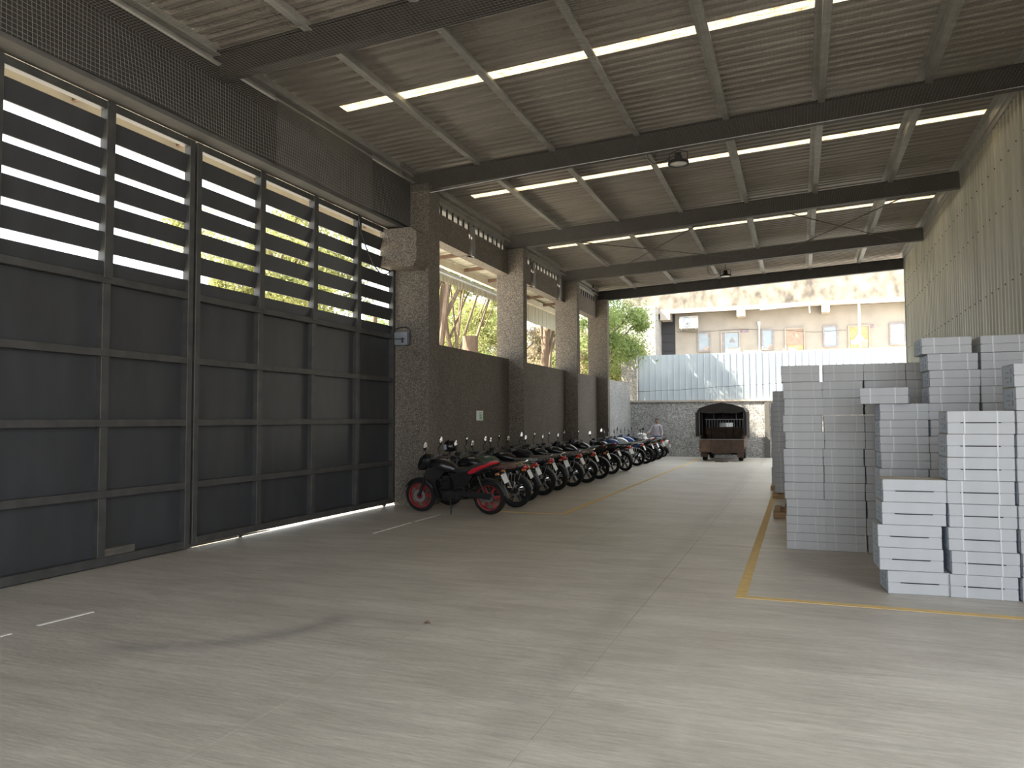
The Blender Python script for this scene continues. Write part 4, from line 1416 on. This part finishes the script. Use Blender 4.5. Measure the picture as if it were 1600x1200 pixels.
for x_ in (-0.43, 0.0, 0.42):
    obj('tailgate_rib', MB().cbox(x_ - 0.02, x_ + 0.02, -0.055, -0.034, 0.38, 0.84, 0.003), 'rust', tg)
bhd = obj('cab_bulkhead', MB().box(-0.84, 0.84, 2.02, 2.06, 0.6, 1.32), 'rust2', t)
for x_ in (-0.6, -0.3, 0.0, 0.3, 0.6):
    obj('bulkhead_rib', MB().box(x_ - 0.02, x_ + 0.02, 1.99, 2.02, 0.6, 1.30), 'rust', bhd)
bars = MB()
for k in range(15):
    x_ = -0.8 + k * 1.6 / 14
    bars.box(x_ - 0.008, x_ + 0.008, 1.98, 1.996, 1.32, 1.66)
bars.box(-0.85, 0.85, 1.975, 2.0, 1.65, 1.68)
bars.box(-0.5, -0.48, 1.975, 2.0, 1.68, 1.98)
bars.box(0.42, 0.44, 1.975, 2.0, 1.68, 1.98)
bars.tube([(-0.3, 1.99, 1.70), (0, 1.99, 1.96), (0.3, 1.99, 1.70)], 0.012, 5)
obj('bulkhead_bars', bars, 'alu', t)
cab = obj('cab', MB().box(-0.74, -0.70, 2.12, 3.0, 0.5, 1.9).box(0.70, 0.74, 2.12, 3.0, 0.5, 1.9).box(-0.74, 0.74, 2.12, 3.0, 1.86, 1.92).box(-0.74, 0.74, 2.96, 3.06, 0.42, 1.12).box(-0.74, 0.74, 2.12, 3.0, 0.42, 0.5)
          .box(-0.74, -0.28, 2.12, 2.15, 0.5, 1.9).box(0.30, 0.74, 2.12, 2.15, 0.5, 1.9).box(-0.28, 0.30, 2.12, 2.15, 0.5, 1.34).box(-0.28, 0.30, 2.12, 2.15, 1.52, 1.9), 'rust', t)
obj('front_cover', MB().box(-0.95, -0.27, 2.04, 2.07, 1.02, 2.0).box(0.29, 0.95, 2.04, 2.07, 1.02, 2.0).box(-0.27, 0.29, 2.04, 2.07, 1.54, 2.0).prism([(-0.95, 2.0), (0.95, 2.0), (0.86, 2.12), (0.45, 2.26), (0, 2.34), (-0.45, 2.26), (-0.88, 2.12)], 'y', 2.04, 2.07), 'tarp', cv)
obj('windscreen', MB().box(-0.68, 0.68, 3.0, 3.02, 1.12, 1.86), 'clearglass', cab)
for (x_, y_) in ((-0.70, 0.48), (0.70, 0.48), (-0.66, 2.6), (0.66, 2.6)):
    w_ = obj('wheel', MB().lathe([(0.0, -0.05), (0.12, -0.05), (0.15, -0.075), (0.15, 0.075), (0.12, 0.05), (0.0, 0.05)], (0, 0, 0), 'x', 20), 'rust', t, True, loc=(x_, y_, 0.275))
    obj('tyre', MB().lathe([(0.145, -0.075), (0.25, -0.085), (0.275, -0.06), (0.275, 0.06), (0.25, 0.085), (0.145, 0.075)], (0, 0, 0), 'x', 20, close=True), 'rubber', w_, True)
for s_ in (-1, 1):
    obj('mud_flap', MB().cbox(s_ * 0.70 - 0.13, s_ * 0.70 + 0.13, 0.12, 0.135, 0.16, 0.50, 0.003), 'rust', t)
    obj('chassis_rail', MB().box(s_ * 0.35 - 0.03, s_ * 0.35 + 0.03, 0.05, 3.0, 0.42, 0.52), 'blackmatt', t)
obj('tow_bar', MB().prism([(-0.42, 0.36), (-0.35, 0.30), (0.35, 0.30), (0.42, 0.36)], 'y', -0.03, 0.02), 'rust', t)
obj('rear_axle', MB().tube([(-0.68, 0.48, 0.29), (0.68, 0.48, 0.29)], 0.04, 8), 'blackmatt', t)
obj('flattened_cardboard', MB().prism([(-0.22, -0.14), (0.1, -0.18), (0.25, 0.0), (0.2, 0.16), (-0.18, 0.15), (-0.26, 0.02)], 'z', 0, 0.04), 'rust', loc=(-2.9, 30.9, 0.0), label='flattened brown cardboard on the floor behind the truck', cat='cardboard')
obj('dry_leaf', MB().add([(-0.035, 0, 0), (0, -0.02, 0.012), (0.04, 0.005, 0.0), (0.0, 0.025, 0.015), (0, 0, 0.02), (0, 0, 0.0)], [(0, 1, 4), (1, 2, 4), (2, 3, 4), (3, 0, 4), (1, 0, 5), (2, 1, 5), (3, 2, 5), (0, 3, 5)]), 'soil',
    loc=(-2.95, 5.75, 0.001), label='single curled dry leaf lying on the bare concrete floor', cat='leaf')

# ------------------------------------------------------------------ sheet fence on the back wall
fx0, fx1 = -6.9, 9.0
t = empty('sheet_fence', (0, 34.8, 2.54), label='white ribbed sheet-metal fence standing on the back wall', cat='fence')
x = fx0
while x < fx1:
    x1 = min(x + 1.08, fx1)
    pts = []
    q = x
    while q < x1 - 0.01:
        pts += [(q, 0), (q + 0.225, 0), (q + 0.235, -0.035), (q + 0.26, -0.035)]
        q += 0.27
    pts.append((x1, 0))
    obj('fence_sheet', MB().ribbon(pts, 'z', 0, 2.08), 'fence', t)
    x = x1
for z in (0.3, 1.75):
    obj('fence_rail', MB().box(fx0, fx1, 0.01, 0.06, z, z + 0.05), 'purlin', t)
obj('end_post', MB().box(fx0 - 0.06, fx0, -0.03, 0.05, 0, 2.1), 'purlin', t)
obj('overhead_wire', MB().tube([(-7.0, 34.55, 2.95), (-5, 34.55, 3.0), (-3, 34.55, 3.12), (-1, 34.55, 3.2), (1, 34.55, 3.22), (3.4, 34.55, 3.2)], 0.008, 4), 'cable', label='thin dark wire slung across the front of the white fence', cat='wire')
for px_ in (-7.0, 3.4):
    pass

# ------------------------------------------------------------------ building beyond the fence
BY = 44.0
b = empty('house', (0, BY, 0), label='low cream building with boarded doors and a stained parapet behind the fence', cat='building')


def bp(name, x0, x1, y0, y1, z0, z1, m, par=None, **kw):
    return obj(name, MB().box(x0, x1, y0, y1, z0, z1), m, par or b, **kw)


bp('wall', -6.6, 12, 0, 0.3, -0.05, 7.75, 'stucco')
bp('parapet', -9.5, 12, -0.75, 0.3, 7.72, 11.0, 'stain')
bp('eave_band', -9.5, 12, -0.85, -0.75, 7.66, 7.9, 'stucco')
bp('side_wing', -11.5, -7.4, -2.0, 0.3, -0.05, 8.0, 'greywall')
bp('dark_shutter', -7.4, -6.6, 0.02, 0.1, -0.05, 7.72, 'darkshutter')
for k in range(4):
    bp('shutter_slat', -7.38, -6.62, -0.01, 0.02, 5.6 + k * 0.5, 5.62 + k * 0.5, 'darkshutter')
for (x0, x1) in ((-7.3, -6.75), (-3.12, -2.68), (1.2, 1.6), (5.6, 6.0)):
    bp('bracket', x0, x1, -0.95, 0.0, 7.3, 7.72, 'stucco')
for (x0, x1, z0, z1, mm, kind_) in ((-5.27, -4.69, 5.54, 6.55, 'posterwhite', 'w'), (-1.81, -1.32, 5.53, 6.57, 'posterwhite', 'w'), (1.34, 1.95, 5.58, 6.6, 'posterwhite', 'w'), (4.55, 5.2, 5.56, 6.6, 'posterwhite', 'w'),
                                   (-4.0, -3.09, 4.4, 6.53, 'postergrey', 'd'), (-0.61, 0.29, 4.4, 6.56, 'doorpink', 'd'), (2.57, 3.5, 4.4, 6.55, 'dooryellow', 'd')):
    fr = bp('window' if kind_ == 'w' else 'door', x0, x1, -0.03, 0.02, z0, z1, mm)
    for (a, b_, c, d) in ((x0 - 0.07, x0, z0 - 0.05, z1 + 0.07), (x1, x1 + 0.07, z0 - 0.05, z1 + 0.07), (x0, x1, z1, z1 + 0.07)) + (((x0, x1, z0 - 0.06, z0),) if kind_ == 'w' else ()):
        obj('frame_bar', MB().box(a, b_, -0.08, 0.02, c, d), 'postergrey' if kind_ == 'w' else 'stucco', fr)
    if kind_ == 'w':
        xm = (x0 + x1) / 2
        if x0 < 1:
            tri = [(x0, z0 + 0.02), (x1, z0 + 0.02), (x1, z0 + 0.3), (xm, z0 + 0.12)]
            obj('torn_paper', MB().prism(tri, 'y', -0.036, -0.03), 'posterrust', fr)
        if x0 < -5:
            obj('torn_paper', MB().prism([(x0, z1), (xm + 0.1, z1), (x1, z1 - 0.3), (x1, z1)], 'y', -0.036, -0.03), 'posterrust', fr)
# printed boards on the doors
fr = [o for o in b.children if o.name.startswith('door')]
d1, d2, d3 = sorted([o for o in fr if o.name.split('.')[0] == 'door'], key=lambda o: o.data.vertices[0].co.x)
obj('poster', MB().box(-3.85, -3.12, -0.045, -0.03, 4.6, 6.5), 'posterwhite', d1)
obj('printed_triangle', MB().prism([(-3.62, 5.95), (-3.27, 5.95), (-3.45, 6.3)], 'y', -0.05, -0.045), 'postergrey', d1)
obj('printed_block', MB().box(-3.68, -3.2, -0.05, -0.045, 5.3, 5.65), 'doorpink', d1)
obj('printed_block', MB().box(-0.15, 0.02, -0.045, -0.03, 6.1, 6.35), 'posterrust', d2)
obj('printed_block', MB().box(-0.5, 0.25, -0.045, -0.03, 5.35, 5.7), 'dooryellow', d2)
obj('printed_triangle', MB().prism([(2.75, 5.85), (3.3, 5.85), (3.05, 6.3)], 'y', -0.05, -0.03), 'posterwhite', d3)
obj('printed_block', MB().box(2.62, 3.45, -0.045, -0.03, 5.6, 5.85), 'posterwhite', d3)
obj('printed_block', MB().box(3.1, 3.45, -0.05, -0.045, 5.45, 5.75), 'posterrust', d3)
for (x0, x1, z0, z1) in ((-3.1, -2.55, 6.5, 6.68), (3.5, 3.75, 6.45, 6.65)):
    bp('paint_smear', x0, x1, -0.012, 0.0, z0, z1, 'purple')
obj('drain_pipe', MB().tube([(-1.9, -0.9, 7.62), (0.5, -0.92, 7.75), (3.0, -0.95, 7.82), (3.0, -0.95, 7.6), (3.05, -0.95, 0)], 0.055, 8), 'whitepipe', b)
obj('drain_pipe', MB().tube([(-2.0, -0.08, 0), (-2.0, -0.08, 6.95)], 0.045, 8), 'whitepipe', b)
bp('pipe_box', -2.07, -1.93, -0.15, 0, 6.85, 7.05, 'whitepipe')
obj('pipe_stub', MB().tube([(0.6, -0.9, 7.75), (0.62, -0.9, 7.3)], 0.035, 6), 'whitepipe', b)
obj('wall_wire', MB().tube([(-6.5, -0.05, 6.7), (-5.5, -0.05, 6.62), (-3, -0.05, 6.7), (-1, -0.05, 6.55), (0.9, -0.05, 6.35), (2.4, -0.05, 6.4)], 0.007, 4), 'cable', b)
a = empty('air_conditioner', (-5.75, BY - 0.42, 6.78), label='cream outdoor air-conditioner unit fixed below the parapet', cat='air conditioner')
obj('casing', MB().cbox(-0.52, 0.52, -0.30, 0.10, 0, 0.70, 0.02), 'cream', a)
obj('fan_grille', MB().lathe([(0.0, -0.025), (0.06, -0.03), (0.06, -0.012), (0.10, -0.012), (0.10, -0.02), (0.14, -0.02), (0.14, -0.01), (0.18, -0.01), (0.18, -0.02), (0.22, -0.02), (0.22, -0.01), (0.26, -0.01), (0.27, -0.02), (0.29, 0.0)], (-0.13, -0.30, 0.36), 'y', 24), 'metalbox', a)
obj('fan_hub', MB().lathe([(0.0, -0.05), (0.07, -0.045), (0.08, -0.02)], (-0.13, -0.30, 0.36), 'y', 16), 'cream', a)
obj('side_vent', MB().box(0.26, 0.44, -0.306, -0.30, 0.40, 0.62), 'doorpink', a)
for s_ in (-0.4, 0.4):
    obj('foot_bracket', MB().box(s_ - 0.03, s_ + 0.03, -0.28, 0.415, -0.06, 0.0), 'metalbox', a)

# side pillar behind the corner
obj('corner_pillar', MB().box(-8.0, -7.26, 36.0, 36.6, -0.05, 5.4), 'granite', label='grey speckled boundary pillar behind the wall corner under the tree', cat='pillar', kind='structure')

# ------------------------------------------------------------------ awning outside the left wall
aw = empty('awning', (-8.8, 18, 0), label='lean-to sheet awning outside the left wall openings', cat='awning')
for k in range(38):
    y0 = -5.0 + k * 1.0
    pr = corr(0.25, 0.03, y0, y0 + 1.0)
    mb = MB()
    n = len(pr)
    for x_, z_ in ((-8.25, 6.72), (-10.25, 6.58)):
        mb.v += [(x_ + 8.8, q - 18, z_ + h) for q, h in pr]
    mb.f += [(i, i + 1, n + i + 1, n + i) for i in range(n - 1)]
    obj('roof_sheet', mb, 'wallsheet', aw)
    fb = 5.92 if y0 < 27 else 5.62
    if y0 > 17.5:
        obj('fascia_sheet', MB().ribbon([(-10.12 + 8.8 + h, q - 18) for q, h in pr], 'z', fb, 6.16 if y0 < 27 else 6.6), 'wallsheet', aw)
for y_ in range(2, 34, 2):
    obj('bracket', MB().prism([(1.16, 6.05), (1.16, 6.68), (-1.30, 6.52), (-1.30, 6.42), (0.9, 6.5)], 'y', y_ - 18 - 0.03, y_ - 18 + 0.03), 'rust2', aw)
obj('edge_beam', MB().box(-1.30, -1.15, -23, 15, 6.32, 6.54), 'cladbeige', aw)
obj('gutter', MB().box(-1.34, -1.18, 0.0, 9, 6.14, 6.22), 'fence', aw)
obj('mid_beam', MB().box(-0.2, -0.08, -23, 15, 6.44, 6.6), 'rust2', aw)

# ------------------------------------------------------------------ trees
LM = {}


def leaf_mesh(key, seed, n, rx, ry, rz, size, clumps=26):
    if key in LM:
        return LM[key]
    r = random.Random(seed)
    mb = MB()
    cs = []
    for _ in range(clumps):
        while True:
            p = Vector((r.uniform(-1, 1), r.uniform(-1, 1), r.uniform(-1, 1)))
            if p.length < 1:
                break
        cs.append((Vector((p.x * rx, p.y * ry, p.z * rz)), r.uniform(0.35, 0.85)))
    for _ in range(n):
        c, s = cs[r.randrange(len(cs))]
        p = c + Vector((r.gauss(0, s * 0.55), r.gauss(0, s * 0.55), r.gauss(0, s * 0.40)))
        d = Vector((r.uniform(-1, 1), r.uniform(-1, 1), r.uniform(-1.4, 0.3))).normalized()
        u = d.cross(Vector((r.uniform(-1, 1), r.uniform(-1, 1), r.uniform(-1, 1)))).normalized()
        L_ = size * r.uniform(0.7, 1.3)
        w = L_ * 0.22
        n_ = d.cross(u) * (w * 0.35)
        i = len(mb.v)
        mb.v += [tuple(p), tuple(p + d * L_ * 0.45 + u * w), tuple(p + d * L_), tuple(p + d * L_ * 0.45 - u * w), tuple(p + d * L_ * 0.45 + n_)]
        mb.f += [(i, i + 1, i + 4), (i + 1, i + 2, i + 4), (i + 2, i + 3, i + 4), (i + 3, i, i + 4)]
    LM[key] = mb.mesh(key)
    LM[key]['clumps'] = [list(c[0]) for c in cs[:8]]
    return LM[key]


def tree(x, y, h, r0, label, key, m, crown=(0, 0, 6.5), lean=(0, 0), fork=True, kind='tree'):
    t = empty('tree', (x, y, -0.05), label=label, cat='tree', group='trees outside the hall')
    path, rs = [], []
    for k in range(7):
        f = k / 6
        path.append((lean[0] * f + 0.12 * math.sin(f * 5 + x), lean[1] * f + 0.1 * math.cos(f * 4 + y), h * f))
        rs.append(r0 * (1.15 - 0.6 * f))
    tr = obj('trunk', MB().tube(path, rs, 10), 'bark', t, True)
    me = LM[key]
    top = Vector(path[-1])
    br = MB()
    for k, c in enumerate(me['clumps']):
        e = Vector(crown) + Vector(c)
        s0 = Vector(path[3 + k % 3])
        mdl = s0.lerp(e, 0.5) + Vector((0, 0, 0.25))
        br.tube([s0, mdl, e], [r0 * 0.42, r0 * 0.26, 0.02], 6)
    obj('branches', br, 'bark', tr, True)
    obj('foliage', me, m, t, loc=crown, kind='stuff')
    return t


leaf_mesh('crown_wide', 1, 15000, 2.8, 3.0, 2.4, 0.17, 34)
leaf_mesh('crown_tall', 2, 15000, 2.2, 2.4, 3.2, 0.16, 34)
leaf_mesh('crown_fern', 3, 11000, 1.7, 1.6, 1.7, 0.14, 24)
leaf_mesh('crown_shrub', 4, 9000, 1.6, 1.8, 1.4, 0.14, 22)
TREES = [
    (-12.3, 25.2, 7.0, 0.26, 'tree with a thick leaning trunk at the near side of the first window opening', 'crown_tall', 'leaf', (0.2, 0.5, 10.2), (-0.5, 0.2)),
    (-12.6, 28.4, 6.0, 0.14, 'slender tree with a slanting trunk, seen at the middle of the first window opening', 'crown_wide', 'leaf', (0.0, 0.6, 9.6), (-0.9, -0.4)),
    (-12.2, 37.0, 7.0, 0.20, 'tree with a forked trunk seen in the second window opening', 'crown_tall', 'leaf', (0.3, 0.3, 10.0), (0.2, 0.2)),
    (-17.5, 21.5, 8.0, 0.2, 'yellow-green tree behind the gate louvres, nearest the pier', 'crown_wide', 'leaf', (0, 0, 7.6), (0.3, 0)),
    (-18.5, 26.0, 8.5, 0.2, 'yellow-green tree farther off behind the gate louvres', 'crown_tall', 'leaf', (0, 0, 8.2), (0.2, 0.3)),
    (-18.5, 31.0, 7.0, 0.2, 'bushy tree standing behind the first window opening', 'crown_wide', 'leaf2', (0, 0, 5.5), (0, 0)),
    (-17.5, 36.0, 7.0, 0.2, 'pale green tree between the first and second window openings', 'crown_tall', 'leaf', (0, 0, 5.5), (0.1, 0.1)),
    (-16.0, 42.0, 7.0, 0.2, 'dry-leaved tree filling the back of the second window opening', 'crown_wide', 'leaf3', (0, 0, 5.2), (0.1, 0)),
    (-13.0, 44.5, 7.0, 0.2, 'green tree standing behind the third window opening', 'crown_tall', 'leaf2', (0, 0, 5.8), (0, 0)),
    (-11.2, 40.0, 6.0, 0.16, 'reddish dry tree at the far side of the third window opening', 'crown_fern', 'leaf3', (0.2, 0, 4.8), (0, 0)),
    (-9.3, 34.6, 5.5, 0.16, 'feathery green tree overhanging the corner of the back wall', 'crown_fern', 'leaf2', (0.9, 0.1, 5.9), (0.5, 0)),
    (-9.4, 39.0, 5.0, 0.14, 'bushy green tree behind the grey corner pillar', 'crown_fern', 'leaf', (0.1, 0.0, 4.6), (0.1, 0)),
    (-10.8, 32.3, 8.2, 0.2, 'tall tree beyond the last window opening, its crown over the awning', 'crown_fern', 'leaf', (0.5, 0.1, 9.8), (0.5, 0.1)),
    (-18.5, 40.8, 8.0, 0.2, 'distant pale tree straight behind the first window opening', 'crown_wide', 'leaf', (0, 0, 8.0), (0, 0)),
    (-19.5, 46.2, 8.0, 0.2, 'distant green tree behind the first window opening, farther right', 'crown_wide', 'leaf2', (0, 0, 8.4), (0, 0)),
    (-16.8, 52.0, 7.5, 0.2, 'distant dry tree behind the second window opening', 'crown_wide', 'leaf3', (0, 0, 7.2), (0, 0)),
]
for a_ in TREES:
    tree(*a_[:6], a_[6], crown=a_[7], lean=a_[8])
obj('tree_stump', MB().tube([(0, 0, -0.05), (0.02, 0, 2.0), (0, 0.02, 4.9)], [0.36, 0.32, 0.30], 12), 'bark', None, True, loc=(-11.8, 26.6, 0), label='cut-off thick trunk stump in the first window opening', cat='tree stump')
for (x, y, m, lab) in ((-16.5, 26.5, 'leaf', 'low yellow-green shrub behind the cut trunk'), (-14.5, 34.0, 'leaf2', 'low green shrub between the two forked trees'), (-13.5, 38.5, 'leaf3', 'dry pinkish shrub behind the forked trunk')):
    t = empty('shrub', (x, y, -0.05), label=lab, cat='shrub')
    obj('stem', MB().tube([(0, 0, 0), (0.1, 0, 1.2), (0.0, 0.1, 2.4)], [0.09, 0.07, 0.04], 6), 'bark', t)
    obj('foliage', LM['crown_shrub'], m, t, loc=(0, 0, 3.4), kind='stuff')
